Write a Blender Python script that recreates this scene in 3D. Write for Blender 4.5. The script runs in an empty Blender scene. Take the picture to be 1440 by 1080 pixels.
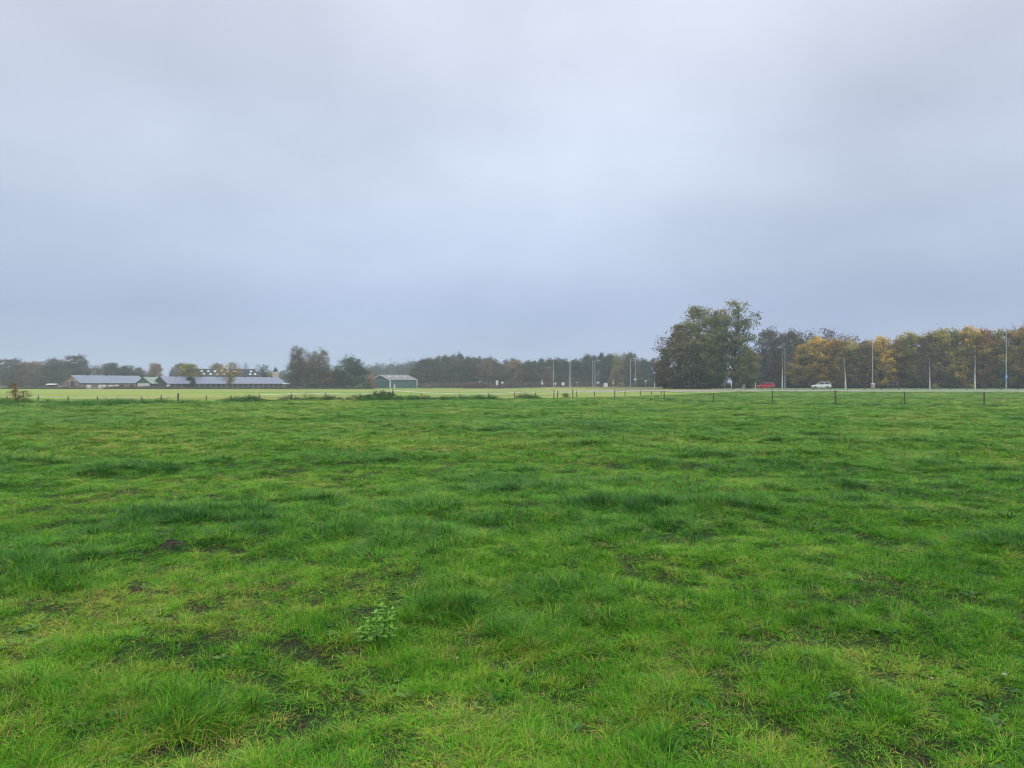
import bpy, math, random
import numpy as np
from mathutils import Vector, Matrix

RAD = math.radians
F = 1020.0          # focal length of the photograph in its own pixels (1440 wide)
EYE = 1.6
rng = np.random.default_rng(11)
random.seed(11)

scene = bpy.context.scene
col = scene.collection

# ------------------------------------------------------------------ helpers
def X(px, d):
    return (px - 720.0) / F * d

def Zp(py, d):
    return EYE - (py - 540.0) / F * d

def sstep(a, b, x):
    t = np.clip((x - a) / (b - a), 0, 1)
    return t * t * (3 - 2 * t)

def _hash(ix, iy, seed):
    h = (ix.astype(np.int64) * 374761393 + iy.astype(np.int64) * 668265263 + seed * 974634721) & 0xFFFFFFFF
    h = ((h ^ (h >> 13)) * 1274126177) & 0xFFFFFFFF
    h = h ^ (h >> 16)
    return (h & 0xFFFFFF) / float(0xFFFFFF)

def vnoise(x, y, seed=0):
    x = np.asarray(x, float); y = np.asarray(y, float)
    ix = np.floor(x); iy = np.floor(y)
    fx = x - ix; fy = y - iy
    fx = fx * fx * (3 - 2 * fx); fy = fy * fy * (3 - 2 * fy)
    a = _hash(ix, iy, seed); b = _hash(ix + 1, iy, seed)
    c = _hash(ix, iy + 1, seed); d = _hash(ix + 1, iy + 1, seed)
    return (a * (1 - fx) + b * fx) * (1 - fy) + (c * (1 - fx) + d * fx) * fy

def fbm(x, y, seed=0, octv=4):
    s = 0; a = 0.5; t = 0
    for k in range(octv):
        s = s + a * vnoise(np.asarray(x) * 2 ** k + 17.3 * k, np.asarray(y) * 2 ** k - 9.1 * k, seed + k)
        t += a; a *= 0.5
    return s / t

# ---- terrain ------------------------------------------------------------
PATH_PTS = [(-5, 158), (15, 153), (40, 149), (75, 146), (105, 143), (150, 140), (260, 132), (420, 120)]
ROAD_PTS = [(420, 132), (260, 142), (150, 151), (112, 158), (84, 165), (62, 179), (43, 202), (27, 227), (8, 246), (-10, 256), (-45, 264), (-120, 300), (-300, 420)]

def path_y(x):
    xs = [p[0] for p in PATH_PTS]; ys = [p[1] for p in PATH_PTS]
    return np.interp(x, xs, ys)

# long, dark tufts that stand out in the pasture: pixel position, radii in pixels, weight
LUSH = [(690, 880, 170, 42, 1.2), (60, 800, 130, 45, 1.0), (300, 742, 150, 30, .9), (560, 768, 150, 36, 1.0),
        (950, 722, 170, 30, 1.0), (1195, 716, 60, 16, .9), (180, 658, 62, 8, 1.1), (830, 622, 120, 10, .7),
        (700, 690, 200, 20, .7), (1410, 775, 60, 20, .8), (250, 1030, 130, 34, .8), (1080, 660, 200, 14, .5),
        (430, 700, 110, 12, .7), (820, 760, 90, 22, .6), (560, 720, 70, 14, .7), (1150, 690, 60, 10, .7),
        (905, 652, 40, 7, .8), (780, 600, 120, 6, .6), (60, 590, 120, 10, .6), (1300, 640, 90, 8, .4),
        (1390, 965, 60, 25, .5), (150, 760, 60, 15, .5), (1150, 592, 60, 3, .7), (1000, 560 + 80, 70, 7, .5),
        (640, 600, 160, 7, .5), (300, 620, 60, 5, .4), (470, 640, 60, 6, .4)]

def to_px(x, y):
    y = np.maximum(y, 0.5)
    return 720 + F * x / y, 540 + EYE * F / y

def lush(x, y):
    px, py = to_px(x, y)
    wob = (fbm(x * 1.3, y * 1.3, 5, 3) - .5)
    m = np.zeros_like(np.asarray(x, float))
    for (cx, cy, rx, ry, w) in LUSH:
        q = ((px - cx) / rx) ** 2 + ((py - cy) / ry) ** 2
        m = np.maximum(m, w * np.exp(-q * 0.9))
    n = fbm(x * .35, y * .35, 31, 4)
    n2 = fbm(x * 1.1, y * 1.1, 36, 3)
    far_ = .35 + .65 * sstep(6.5, 11, y)
    m = m * (.5 + 1.0 * n2) + (sstep(.52, .74, n) * .4 + sstep(.58, .74, n2) * .45) * far_ + wob * .4 * (m + .25)
    return np.clip(m, 0, 1.3)

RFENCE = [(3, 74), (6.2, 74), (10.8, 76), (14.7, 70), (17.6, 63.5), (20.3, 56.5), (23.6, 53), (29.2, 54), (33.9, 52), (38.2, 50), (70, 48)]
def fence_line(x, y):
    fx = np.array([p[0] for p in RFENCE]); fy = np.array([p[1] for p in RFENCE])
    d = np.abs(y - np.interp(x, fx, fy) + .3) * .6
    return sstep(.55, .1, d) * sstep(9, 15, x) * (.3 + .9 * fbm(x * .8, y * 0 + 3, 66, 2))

def dry(x, y):
    n = fbm(x * .55 + 50, y * .55, 77, 4)
    px, py = to_px(x, y)
    right = sstep(700, 1250, px) * sstep(760, 850, py) * .08
    left = sstep(500, 100, px) * sstep(620, 700, py) * .07
    n = n * .55 + fbm(x * 2.2, y * 2.2, 79, 3) * .45
    return np.clip(sstep(.55, .76, n + right * .6 + left * .6), 0, 1) * .65

SOIL = [(242, 773, 20, 7), (296, 700, 14, 4), (190, 838, 18, 9), (225, 1052, 34, 14), (625, 578, 40, 2.2), (300, 615, 26, 2),
        (480, 806, 26, 9), (975, 760, 30, 5), (1180, 850 + 20, 30, 9), (1400, 965, 26, 10), (960, 900, 26, 9), (1150, 930, 22, 9)]

def soil(x, y):
    px, py = to_px(x, y)
    m = np.zeros_like(np.asarray(x, float))
    for (cx, cy, rx, ry) in SOIL:
        q = ((px - cx) / rx) ** 2 + ((py - cy) / ry) ** 2
        m = np.maximum(m, (.9 if cy in (773, 700, 838, 578, 615) else .3) * np.exp(-q * 1.2))
    n = fbm(x * 2.3, y * 2.3, 41, 3)
    near = sstep(16, 4, y)
    m = np.maximum(m * .75, sstep(.70, .80, n) * (.25 + .4 * near))
    return np.clip(m, 0, 1)

def ground_z(x, y):
    x = np.asarray(x, float); y = np.asarray(y, float)
    fade = sstep(90, 30, y)
    near = sstep(45, 10, y)
    z = (fbm(x * .16, y * .16, 3, 3) - .5) * .22 * fade
    z = z + (fbm(x * .8, y * .8, 8, 3) - .5) * .13 * fade
    z = z + (fbm(x * 3.1, y * 3.1, 12, 2) - .5) * .05 * near
    z = z + (np.minimum(lush(x, y), 1.1)) * .04 * sstep(40, 14, y) * .5
    z = z - soil(x, y) * .035 * near
    s = y - path_y(x)
    side = sstep(0, 22, x)
    z = z + side * (np.clip((s + 1.75) / 3.5, 0, 1) * .3 + sstep(2, 7, s) * .2)
    z = z + (fbm(x * .05, y * .05, 60, 2) - .5) * .12 * sstep(60, 120, y) * sstep(150, 130, y)
    return z

def gz(x, y):
    return float(ground_z(np.array([x]), np.array([y]))[0])

# ---- mesh building ------------------------------------------------------
class MB:
    def __init__(s):
        s.v = []; s.f = []
    def add(s, vs, fs):
        o = len(s.v)
        s.v += [tuple(v) for v in vs]
        s.f += [tuple(i + o for i in f) for f in fs]
    def box(s, c, size, rz=0, rx=0, ry=0, taper=1.0):
        hx, hy, hz = size[0] / 2, size[1] / 2, size[2] / 2
        m = Matrix.Translation(c) @ Matrix.Rotation(rz, 4, 'Z') @ Matrix.Rotation(ry, 4, 'Y') @ Matrix.Rotation(rx, 4, 'X')
        vs = []
        for sz in (-1, 1):
            k = taper if sz > 0 else 1
            for sx, sy in ((-1, -1), (1, -1), (1, 1), (-1, 1)):
                vs.append(m @ Vector((sx * hx * k, sy * hy * k, sz * hz)))
        s.add(vs, [(3, 2, 1, 0), (4, 5, 6, 7), (0, 1, 5, 4), (1, 2, 6, 5), (2, 3, 7, 6), (3, 0, 4, 7)])
    def tube(s, pts, radii, n=6, cap=True):
        pts = [Vector(p) for p in pts]
        o = len(s.v); rings = len(pts)
        for i, p in enumerate(pts):
            t = (pts[min(i + 1, rings - 1)] - pts[max(i - 1, 0)])
            if t.length < 1e-9: t = Vector((0, 0, 1))
            t.normalize()
            a = t.cross(Vector((0, 0, 1)) if abs(t.z) < .9 else Vector((1, 0, 0))).normalized()
            b = t.cross(a)
            r = radii[i] if hasattr(radii, '__len__') else radii
            for k in range(n):
                an = 2 * math.pi * k / n
                s.v.append(tuple(p + a * math.cos(an) * r + b * math.sin(an) * r))
        for i in range(rings - 1):
            for k in range(n):
                k2 = (k + 1) % n
                s.f.append((o + i * n + k, o + i * n + k2, o + (i + 1) * n + k2, o + (i + 1) * n + k))
        if cap:
            s.f.append(tuple(o + k for k in range(n))[::-1])
            s.f.append(tuple(o + (rings - 1) * n + k for k in range(n)))
    def lathe(s, prof, c=(0, 0, 0), n=16):
        o = len(s.v)
        for (r, z) in prof:
            for k in range(n):
                an = 2 * math.pi * k / n
                s.v.append((c[0] + r * math.cos(an), c[1] + r * math.sin(an), c[2] + z))
        for i in range(len(prof) - 1):
            for k in range(n):
                k2 = (k + 1) % n
                s.f.append((o + i * n + k, o + i * n + k2, o + (i + 1) * n + k2, o + (i + 1) * n + k))
        s.f.append(tuple(o + k for k in range(n))[::-1])
        s.f.append(tuple(o + (len(prof) - 1) * n + k for k in range(n)))
    def prism(s, poly, y0, y1):
        """polygon in the x-z plane extruded along y"""
        n = len(poly); o = len(s.v)
        s.v += [(p[0], y0, p[1]) for p in poly] + [(p[0], y1, p[1]) for p in poly]
        s.f.append(tuple(o + i for i in range(n)))
        s.f.append(tuple(o + n + i for i in range(n))[::-1])
        for i in range(n):
            j = (i + 1) % n
            s.f.append((o + j, o + i, o + n + i, o + n + j))
    def build(s, name, m, parent=None, smooth=False):
        me = bpy.data.meshes.new(name)
        me.from_pydata(s.v, [], s.f); me.update()
        if m: me.materials.append(m)
        if smooth:
            me.polygons.foreach_set('use_smooth', [True] * len(me.polygons))
        o = bpy.data.objects.new(name, me); col.objects.link(o)
        if parent: o.parent = parent
        return o

def np_mesh(name, V, Fq, m, attrs=None):
    """V (n,3), Fq (m,k) equal-sized faces"""
    me = bpy.data.meshes.new(name)
    V = np.asarray(V, np.float32); Fq = np.asarray(Fq, np.int32)
    k = Fq.shape[1]
    me.vertices.add(len(V)); me.vertices.foreach_set('co', V.ravel())
    me.loops.add(Fq.size); me.loops.foreach_set('vertex_index', Fq.ravel())
    me.polygons.add(len(Fq))
    me.polygons.foreach_set('loop_start', np.arange(0, Fq.size, k, dtype=np.int32))
    me.update(calc_edges=True); me.validate()
    for an, arr in (attrs or {}).items():
        a = me.attributes.new(an, 'FLOAT', 'POINT'); a.data.foreach_set('value', np.asarray(arr, np.float32))
    if m: me.materials.append(m)
    return me

def tag(o, label=None, cat=None, group=None, kind=None):
    if label: o['label'] = label
    if cat: o['category'] = cat
    if group: o['group'] = group
    if kind: o['kind'] = kind
    return o

def thing(name, label, cat, loc=(0, 0, 0), rz=0, group=None):
    o = bpy.data.objects.new(name, None); col.objects.link(o)
    o.empty_display_size = .2
    o.location = loc; o.rotation_euler = (0, 0, rz)
    return tag(o, label, cat, group)

def dup(root, name=None):
    r = root.copy(); col.objects.link(r)
    for ch in list(root.children):
        c = ch.copy(); col.objects.link(c); c.parent = r
        for g in list(ch.children):
            e = g.copy(); col.objects.link(e); e.parent = c
    return r

# ------------------------------------------------------------------ materials
def new_mat(name):
    m = bpy.data.materials.new(name); m.use_nodes = True
    nt = m.node_tree; nt.nodes.clear()
    out = nt.nodes.new('ShaderNodeOutputMaterial')
    return m, nt, out

def N(nt, t, **kw):
    n = nt.nodes.new(t)
    for k, v in kw.items():
        setattr(n, k, v)
    return n

def ramp(nt, stops, fac=None):
    r = N(nt, 'ShaderNodeValToRGB')
    el = r.color_ramp.elements
    while len(el) < len(stops): el.new(.5)
    for e, (p, c) in zip(el, stops):
        e.position = p; e.color = (*c, 1)
    if fac is not None: nt.links.new(fac, r.inputs[0])
    return r

def noise(nt, scale, detail=4, rough=.55, vec=None):
    n = N(nt, 'ShaderNodeTexNoise'); n.inputs['Scale'].default_value = scale
    n.inputs['Detail'].default_value = detail; n.inputs['Roughness'].default_value = rough
    if vec is not None: nt.links.new(vec, n.inputs['Vector'])
    return n

def solid(name, c, rough=.7, metal=0, spec=.3, var=.25, scale=3.0, bump=0.0, coat=0):
    """a painted / weathered surface: base colour with grime of its own"""
    m, nt, out = new_mat(name)
    p = N(nt, 'ShaderNodeBsdfPrincipled')
    tc = N(nt, 'ShaderNodeTexCoord')
    n = noise(nt, scale, 6, .6, tc.outputs['Object'])
    lo = tuple(max(0, x * (1 - var)) for x in c); hi = tuple(min(1, x * (1 + var)) for x in c)
    r = ramp(nt, [(.3, lo), (.7, hi)], n.outputs['Fac'])
    nt.links.new(r.outputs[0], p.inputs['Base Color'])
    p.inputs['Roughness'].default_value = rough; p.inputs['Metallic'].default_value = metal
    p.inputs['Specular IOR Level'].default_value = spec
    p.inputs['Coat Weight'].default_value = coat
    if bump:
        b = N(nt, 'ShaderNodeBump'); b.inputs['Strength'].default_value = bump
        nt.links.new(n.outputs['Fac'], b.inputs['Height']); nt.links.new(b.outputs[0], p.inputs['Normal'])
    nt.links.new(p.outputs[0], out.inputs[0])
    return m

def ribbed(name, c, rough, spec, period, axis='X', var=.15, grime=(.5, 1.6)):
    """profiled sheet metal / fibre cement: ribs along one axis plus streaky weathering"""
    m, nt, out = new_mat(name)
    p = N(nt, 'ShaderNodeBsdfPrincipled')
    tc = N(nt, 'ShaderNodeTexCoord')
    w = N(nt, 'ShaderNodeTexWave', wave_type='BANDS', bands_direction=axis)
    w.inputs['Scale'].default_value = 1.0 / period * .314 * 2; w.inputs['Distortion'].default_value = 0
    nt.links.new(tc.outputs['Object'], w.inputs[0])
    mp = N(nt, 'ShaderNodeMapping'); mp.inputs['Scale'].default_value = (grime[0], grime[1], .4)
    nt.links.new(tc.outputs['Object'], mp.inputs[0])
    n = noise(nt, 1.0, 5, .6, mp.outputs[0])
    lo = tuple(x * (1 - var) for x in c); hi = tuple(min(1, x * (1 + var)) for x in c)
    r = ramp(nt, [(.3, lo), (.7, hi)], n.outputs['Fac'])
    nt.links.new(r.outputs[0], p.inputs['Base Color'])
    b = N(nt, 'ShaderNodeBump'); b.inputs['Strength'].default_value = .5; b.inputs['Distance'].default_value = .03
    nt.links.new(w.outputs['Fac'], b.inputs['Height']); nt.links.new(b.outputs[0], p.inputs['Normal'])
    p.inputs['Roughness'].default_value = rough; p.inputs['Specular IOR Level'].default_value = spec
    nt.links.new(p.outputs[0], out.inputs[0])
    return m

def brick(name, c1, c2, mortar):
    m, nt, out = new_mat(name)
    p = N(nt, 'ShaderNodeBsdfPrincipled')
    tc = N(nt, 'ShaderNodeTexCoord')
    b = N(nt, 'ShaderNodeTexBrick'); b.inputs['Scale'].default_value = 5
    b.inputs['Color1'].default_value = (*c1, 1); b.inputs['Color2'].default_value = (*c2, 1); b.inputs['Mortar'].default_value = (*mortar, 1)
    mp = N(nt, 'ShaderNodeMapping'); mp.inputs['Rotation'].default_value = (RAD(90), 0, RAD(45))
    nt.links.new(tc.outputs['Object'], mp.inputs[0]); nt.links.new(mp.outputs[0], b.inputs[0])
    n = noise(nt, 1.2, 5, .6, tc.outputs['Object'])
    mx = N(nt, 'ShaderNodeMix', data_type='RGBA', blend_type='MULTIPLY'); mx.inputs[0].default_value = .6
    r = ramp(nt, [(.3, (.6, .6, .6)), (.7, (1, 1, 1))], n.outputs['Fac'])
    nt.links.new(b.outputs[0], mx.inputs[6]); nt.links.new(r.outputs[0], mx.inputs[7])
    nt.links.new(mx.outputs[2], p.inputs['Base Color'])
    p.inputs['Roughness'].default_value = .85
    nt.links.new(p.outputs[0], out.inputs[0])
    return m

def leafy(name, cols, trans=.25, rough=.6, spread=.35, objvar=.2):
    """foliage: colour from the per-leaf tint attribute, shifted a little from tree to tree"""
    m, nt, out = new_mat(name)
    at = N(nt, 'ShaderNodeAttribute', attribute_name='tint')
    oi = N(nt, 'ShaderNodeObjectInfo')
    a = N(nt, 'ShaderNodeMath', operation='MULTIPLY_ADD'); a.inputs[1].default_value = objvar; a.inputs[2].default_value = -objvar / 2
    nt.links.new(oi.outputs['Random'], a.inputs[0])
    s = N(nt, 'ShaderNodeMath', operation='ADD', use_clamp=True)
    nt.links.new(at.outputs['Fac'], s.inputs[0]); nt.links.new(a.outputs[0], s.inputs[1])
    n = len(cols)
    r = ramp(nt, [((i + .3) / (n - .4), c) for i, c in enumerate(cols)], s.outputs[0])
    p = N(nt, 'ShaderNodeBsdfPrincipled'); p.inputs['Roughness'].default_value = rough
    p.inputs['Specular IOR Level'].default_value = .25
    t = N(nt, 'ShaderNodeBsdfTranslucent')
    nt.links.new(r.outputs[0], p.inputs['Base Color']); nt.links.new(r.outputs[0], t.inputs[0])
    mx = N(nt, 'ShaderNodeMixShader'); mx.inputs[0].default_value = trans
    nt.links.new(p.outputs[0], mx.inputs[1]); nt.links.new(t.outputs[0], mx.inputs[2])
    nt.links.new(mx.outputs[0], out.inputs[0])
    return m

M = {}
M['bark'] = solid('bark', (.045, .036, .028), .9, var=.4, scale=4, bump=.4)
M['pine_bark'] = solid('pine_bark', (.09, .05, .035), .9, var=.4, scale=4, bump=.4)
M['birch_bark'] = solid('birch_bark', (.55, .54, .50), .8, var=.35, scale=3)
M['twig'] = solid('twig', (.075, .055, .05), .9, var=.3)
M['green'] = leafy('leaf_green', [(0.020, 0.035, 0.015), (0.037, 0.062, 0.025), (0.062, 0.094, 0.033), (0.094, 0.119, 0.040)])
M['oak'] = leafy('leaf_oak', [(0.072, 0.095, 0.035), (0.133, 0.153, 0.054), (0.235, 0.230, 0.072), (0.352, 0.251, 0.081)])
M['oak_brown'] = leafy('leaf_oak_brown', [(0.067, 0.067, 0.029), (0.135, 0.113, 0.045), (0.269, 0.158, 0.059), (0.425, 0.191, 0.067)])
M['brown'] = leafy('leaf_brown', [(0.092, 0.073, 0.047), (0.182, 0.130, 0.077), (0.287, 0.196, 0.104), (0.390, 0.260, 0.144)])
M['yellow'] = leafy('leaf_yellow', [(0.117, 0.099, 0.029), (0.328, 0.234, 0.042), (0.632, 0.421, 0.052), (0.889, 0.562, 0.070)])
M['orange'] = leafy('leaf_orange', [(0.083, 0.055, 0.017), (0.220, 0.143, 0.024), (0.374, 0.220, 0.033), (0.484, 0.297, 0.044)])
M['rust'] = leafy('leaf_rust', [(0.081, 0.057, 0.027), (0.203, 0.115, 0.038), (0.351, 0.162, 0.047), (0.446, 0.243, 0.061)])
M['olive'] = leafy('leaf_olive', [(0.078, 0.089, 0.033), (0.179, 0.179, 0.049), (0.330, 0.289, 0.060), (0.577, 0.439, 0.071)])
M['grey'] = leafy('leaf_grey', [(0.055, 0.050, 0.041), (0.094, 0.084, 0.066), (0.133, 0.118, 0.090), (0.172, 0.149, 0.109)])
M['tan'] = leafy('leaf_tan', [(.06, .052, .03), (.11, .09, .048), (.17, .135, .07), (.24, .185, .10)])
M['dull'] = leafy('leaf_dull', [(.035, .036, .022), (.06, .058, .034), (.09, .082, .046), (.125, .105, .06)])
M['pine'] = leafy('needle_pine', [(0.016, 0.030, 0.016), (0.027, 0.046, 0.024), (0.041, 0.068, 0.032), (0.061, 0.088, 0.041)], .1)
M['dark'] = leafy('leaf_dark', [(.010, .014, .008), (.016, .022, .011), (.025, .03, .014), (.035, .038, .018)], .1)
M['purple'] = leafy('leaf_purple', [(.07, .052, .046), (.115, .085, .07), (.155, .115, .09), (.20, .155, .115)])
M['pale'] = leafy('leaf_pale', [(.05, .09, .04), (.09, .15, .07), (.14, .21, .10), (.2, .27, .14)])
M['bramble'] = leafy('leaf_bramble', [(.012, .028, .01), (.022, .05, .016), (.035, .08, .024), (.06, .11, .03)])
M['nettle'] = leafy('leaf_nettle', [(.08, .2, .02), (.12, .29, .03), (.17, .38, .04), (.2, .42, .06)])
M['wood'] = solid('post_wood', (.11, .092, .07), .9, var=.5, scale=5, bump=.3)
M['tape'] = solid('tape_white', (.62, .62, .60), .6, var=.1)
M['wire'] = solid('wire_rust', (.16, .11, .08), .6, var=.3)
M['galv'] = solid('galvanised', (.42, .44, .46), .45, .6, .5, var=.15)
M['pole'] = solid('pole_paint', (.42, .44, .46), .5, .2, .4, var=.12)
M['white'] = solid('white_paint', (.58, .59, .60), .5, var=.08)
M['sign_back'] = solid('sign_back', (.35, .36, .37), .5, .3, .4, var=.1)
M['blue'] = solid('sign_blue', (.02, .10, .36), .45, var=.1)
M['red_sign'] = solid('sign_red', (.42, .03, .03), .5, var=.1)
M['yellow_sign'] = solid('sign_yellow', (.6, .45, .12), .5, var=.1)
M['black'] = solid('black_rubber', (.015, .015, .016), .8, var=.2)
M['dark_wood'] = solid('dark_boards', (.06, .045, .035), .85, var=.35, scale=1.5)
M['glass'] = solid('window_glass', (.03, .04, .05), .08, 0, .6, var=.1)
M['skylight'] = solid('skylight', (.50, .55, .60), .2, 0, .6, var=.06)
M['brick'] = brick('brick_wall', (.20, .125, .10), (.25, .165, .13), (.25, .23, .21))
M['brick_orange'] = brick('brick_gable', (.34, .18, .11), (.40, .22, .13), (.33, .29, .25))
M['fibre_blue'] = ribbed('fibre_roof', (.135, .165, .235), .32, .6, .18, 'X')
M['fibre_blue2'] = ribbed('fibre_roof_long', (.125, .15, .22), .34, .6, .18, 'X', .22)
M['green_roof'] = ribbed('green_roof', (.17, .24, .19), .5, .4, .25, 'X')
M['green_wall'] = ribbed('green_wall', (.045, .095, .088), .5, .4, .3, 'X')
M['grey_roof'] = ribbed('grey_roof', (.15, .145, .15), .6, .4, .25, 'X')
M['thatch'] = solid('dark_tiles', (.026, .03, .034), .8, var=.3, scale=1.2, bump=.3)
M['red_tile'] = solid('red_tiles', (.22, .09, .06), .8, var=.3, scale=2)
M['beige'] = solid('beige_render', (.29, .245, .17), .85, var=.15)
M['dark_wall'] = solid('dark_stall', (.05, .05, .05), .9, var=.3)
M['soil'] = solid('soil', (.026, .022, .014), .95, var=.5, scale=22, bump=1.0)
M['stone'] = solid('pale_stone', (.33, .33, .31), .8, var=.2, scale=30)
M['post_grey'] = solid('post_grey', (.30, .31, .33), .7, var=.2)
M['wrap'] = solid('bale_wrap', (.42, .44, .43), .4, var=.12)

# ------------------------------------------------------------------ ground sheet
def axis_vals(fine, step, far, growth):
    v = [0.0]
    while v[-1] < fine: v.append(v[-1] + step)
    s = step
    while v[-1] < far:
        s *= growth; v.append(v[-1] + s)
    return v
ax = axis_vals(7, .085, 800, 1.04)
xs = np.array(sorted(set([-a for a in ax] + ax)))
ay = axis_vals(14, .085, 800, 1.02)
ys = np.array([-800, -400, -150, -60, -20, -6] + [a - .5 for a in ay])
GX, GY = np.meshgrid(xs, ys)
gx = GX.ravel(); gy = GY.ravel()
gzv = ground_z(gx, gy)
nx, ny = len(xs), len(ys)
ii = np.arange(nx * ny).reshape(ny, nx)
quads = np.stack([ii[:-1, :-1].ravel(), ii[:-1, 1:].ravel(), ii[1:, 1:].ravel(), ii[1:, :-1].ravel()], 1)

FENCE = lambda x: np.interp(x, [-200, -45, -10, 0, 12, 60, 200], [55, 63, 72, 77, 86, 128, 160])   # edge of the near pasture, left and middle
def far_mask(x, y):
    edge = FENCE(x) + (fbm(x * .3, y * 0, 9, 2) - .5) * 1.5
    right = sstep(6, 14, x - (y - 77) * .55)      # the right-hand paddock keeps the near green
    return sstep(-.6, .8, y - edge) * (1 - right)

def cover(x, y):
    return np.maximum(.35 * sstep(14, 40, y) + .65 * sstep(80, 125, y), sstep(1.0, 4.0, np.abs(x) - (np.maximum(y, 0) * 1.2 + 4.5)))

mG, nt, out = new_mat('pasture_soil_and_turf')
p = N(nt, 'ShaderNodeBsdfPrincipled'); p.inputs['Roughness'].default_value = .9; p.inputs['Specular IOR Level'].default_value = .15
geo = N(nt, 'ShaderNodeNewGeometry')
def attr(n):
    a = N(nt, 'ShaderNodeAttribute', attribute_name=n); return a.outputs['Fac']
def mixc(f, a, b):
    m = N(nt, 'ShaderNodeMix', data_type='RGBA')
    for s, i in ((f, 0), (a, 6), (b, 7)):
        if hasattr(s, 'is_linked') or hasattr(s, 'links'): nt.links.new(s, m.inputs[i])
        elif i == 0: m.inputs[0].default_value = s
        else: m.inputs[i].default_value = (*s, 1)
    return m.outputs[2]
n1 = noise(nt, .55, 8, .65, geo.outputs['Position'])
n2 = noise(nt, 9, 6, .7, geo.outputs['Position'])
n3 = noise(nt, 60, 4, .7, geo.outputs['Position'])
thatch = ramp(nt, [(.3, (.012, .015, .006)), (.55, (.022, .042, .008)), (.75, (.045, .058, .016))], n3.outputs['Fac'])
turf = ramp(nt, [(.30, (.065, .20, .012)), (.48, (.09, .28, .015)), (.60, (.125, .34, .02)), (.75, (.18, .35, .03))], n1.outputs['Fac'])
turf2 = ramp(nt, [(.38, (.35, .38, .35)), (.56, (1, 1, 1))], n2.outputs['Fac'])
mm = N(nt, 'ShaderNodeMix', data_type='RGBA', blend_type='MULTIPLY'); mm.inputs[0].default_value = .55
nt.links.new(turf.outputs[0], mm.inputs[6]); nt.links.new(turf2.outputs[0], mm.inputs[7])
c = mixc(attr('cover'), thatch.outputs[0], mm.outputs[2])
mpf = N(nt, 'ShaderNodeMapping'); mpf.inputs['Scale'].default_value = (.009, .042, .0)
nt.links.new(geo.outputs['Position'], mpf.inputs[0])
n4 = noise(nt, 1, 6, .6, mpf.outputs[0])
farc = ramp(nt, [(.36, (.115, .225, .03)), (.45, (.175, .285, .04)), (.52, (.25, .295, .068)), (.58, (.27, .215, .09)), (.66, (.185, .265, .05))], n4.outputs['Fac'])
c = mixc(attr('far'), c, farc.outputs[0])
dryc = ramp(nt, [(.3, (.075, .07, .03)), (.7, (.15, .14, .06))], n2.outputs['Fac'])
c = mixc(attr('verge'), c, dryc.outputs[0])
soilc = ramp(nt, [(.3, (.014, .010, .008)), (.7, (.045, .033, .025))], n3.outputs['Fac'])
c = mixc(attr('soil'), c, soilc.outputs[0])
nt.links.new(c, p.inputs['Base Color'])
bp = N(nt, 'ShaderNodeBump'); bp.inputs['Strength'].default_value = .7; bp.inputs['Distance'].default_value = .05
nt.links.new(n3.outputs['Fac'], bp.inputs['Height']); nt.links.new(bp.outputs[0], p.inputs['Normal'])
nt.links.new(p.outputs[0], out.inputs[0])

s_ = gy - path_y(gx)
verge = sstep(-7, -2, s_) * sstep(-.5, -1.8, s_) * sstep(10, 30, gx) * sstep(.3, .6, fbm(gx * .2, gy * .3, 14, 3)) * .9
verge = np.maximum(verge, sstep(9, 30, gx) * sstep(2.5, 6, s_) * .75)
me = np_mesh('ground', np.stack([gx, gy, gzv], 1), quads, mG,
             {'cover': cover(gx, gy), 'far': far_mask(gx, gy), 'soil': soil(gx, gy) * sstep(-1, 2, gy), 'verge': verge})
me.polygons.foreach_set('use_smooth', [True] * len(me.polygons))
ground = bpy.data.objects.new('ground', me); col.objects.link(ground)
tag(ground, 'wide green pasture running out to the farm and the wood', kind='structure')

# ------------------------------------------------------------------ road and path
def smooth_line(pts, n=12):
    out = []
    P = [Vector((p[0], p[1], 0)) for p in pts]
    for i in range(len(P) - 1):
        p0 = P[max(i - 1, 0)]; p1 = P[i]; p2 = P[i + 1]; p3 = P[min(i + 2, len(P) - 1)]
        for k in range(n):
            t = k / n
            out.append(.5 * ((2 * p1) + (-p0 + p2) * t + (2 * p0 - 5 * p1 + 4 * p2 - p3) * t * t + (-p0 + 3 * p1 - 3 * p2 + p3) * t ** 3))
    out.append(P[-1])
    return out

def ribbon(name, line, w, zoff, m, off=0, dash=None):
    mb = MB(); acc = 0
    L = []
    for i, p_ in enumerate(line):
        t = (line[min(i + 1, len(line) - 1)] - line[max(i - 1, 0)]).normalized()
        nrm = Vector((-t.y, t.x, 0))
        a = p_ + nrm * (off - w / 2); b = p_ + nrm * (off + w / 2)
        L.append(((a.x, a.y), (b.x, b.y)))
    for i in range(len(L) - 1):
        acc += (line[i + 1] - line[i]).length
        if dash and (acc % dash[0]) > dash[1]: continue
        q = [L[i][0], L[i][1], L[i + 1][1], L[i + 1][0]]
        o = len(mb.v)
        for (x, y) in q: mb.v.append((x, y, gz(x, y) + zoff))
        mb.f.append((o, o + 1, o + 2, o + 3))
    return mb.build(name, m)

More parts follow.
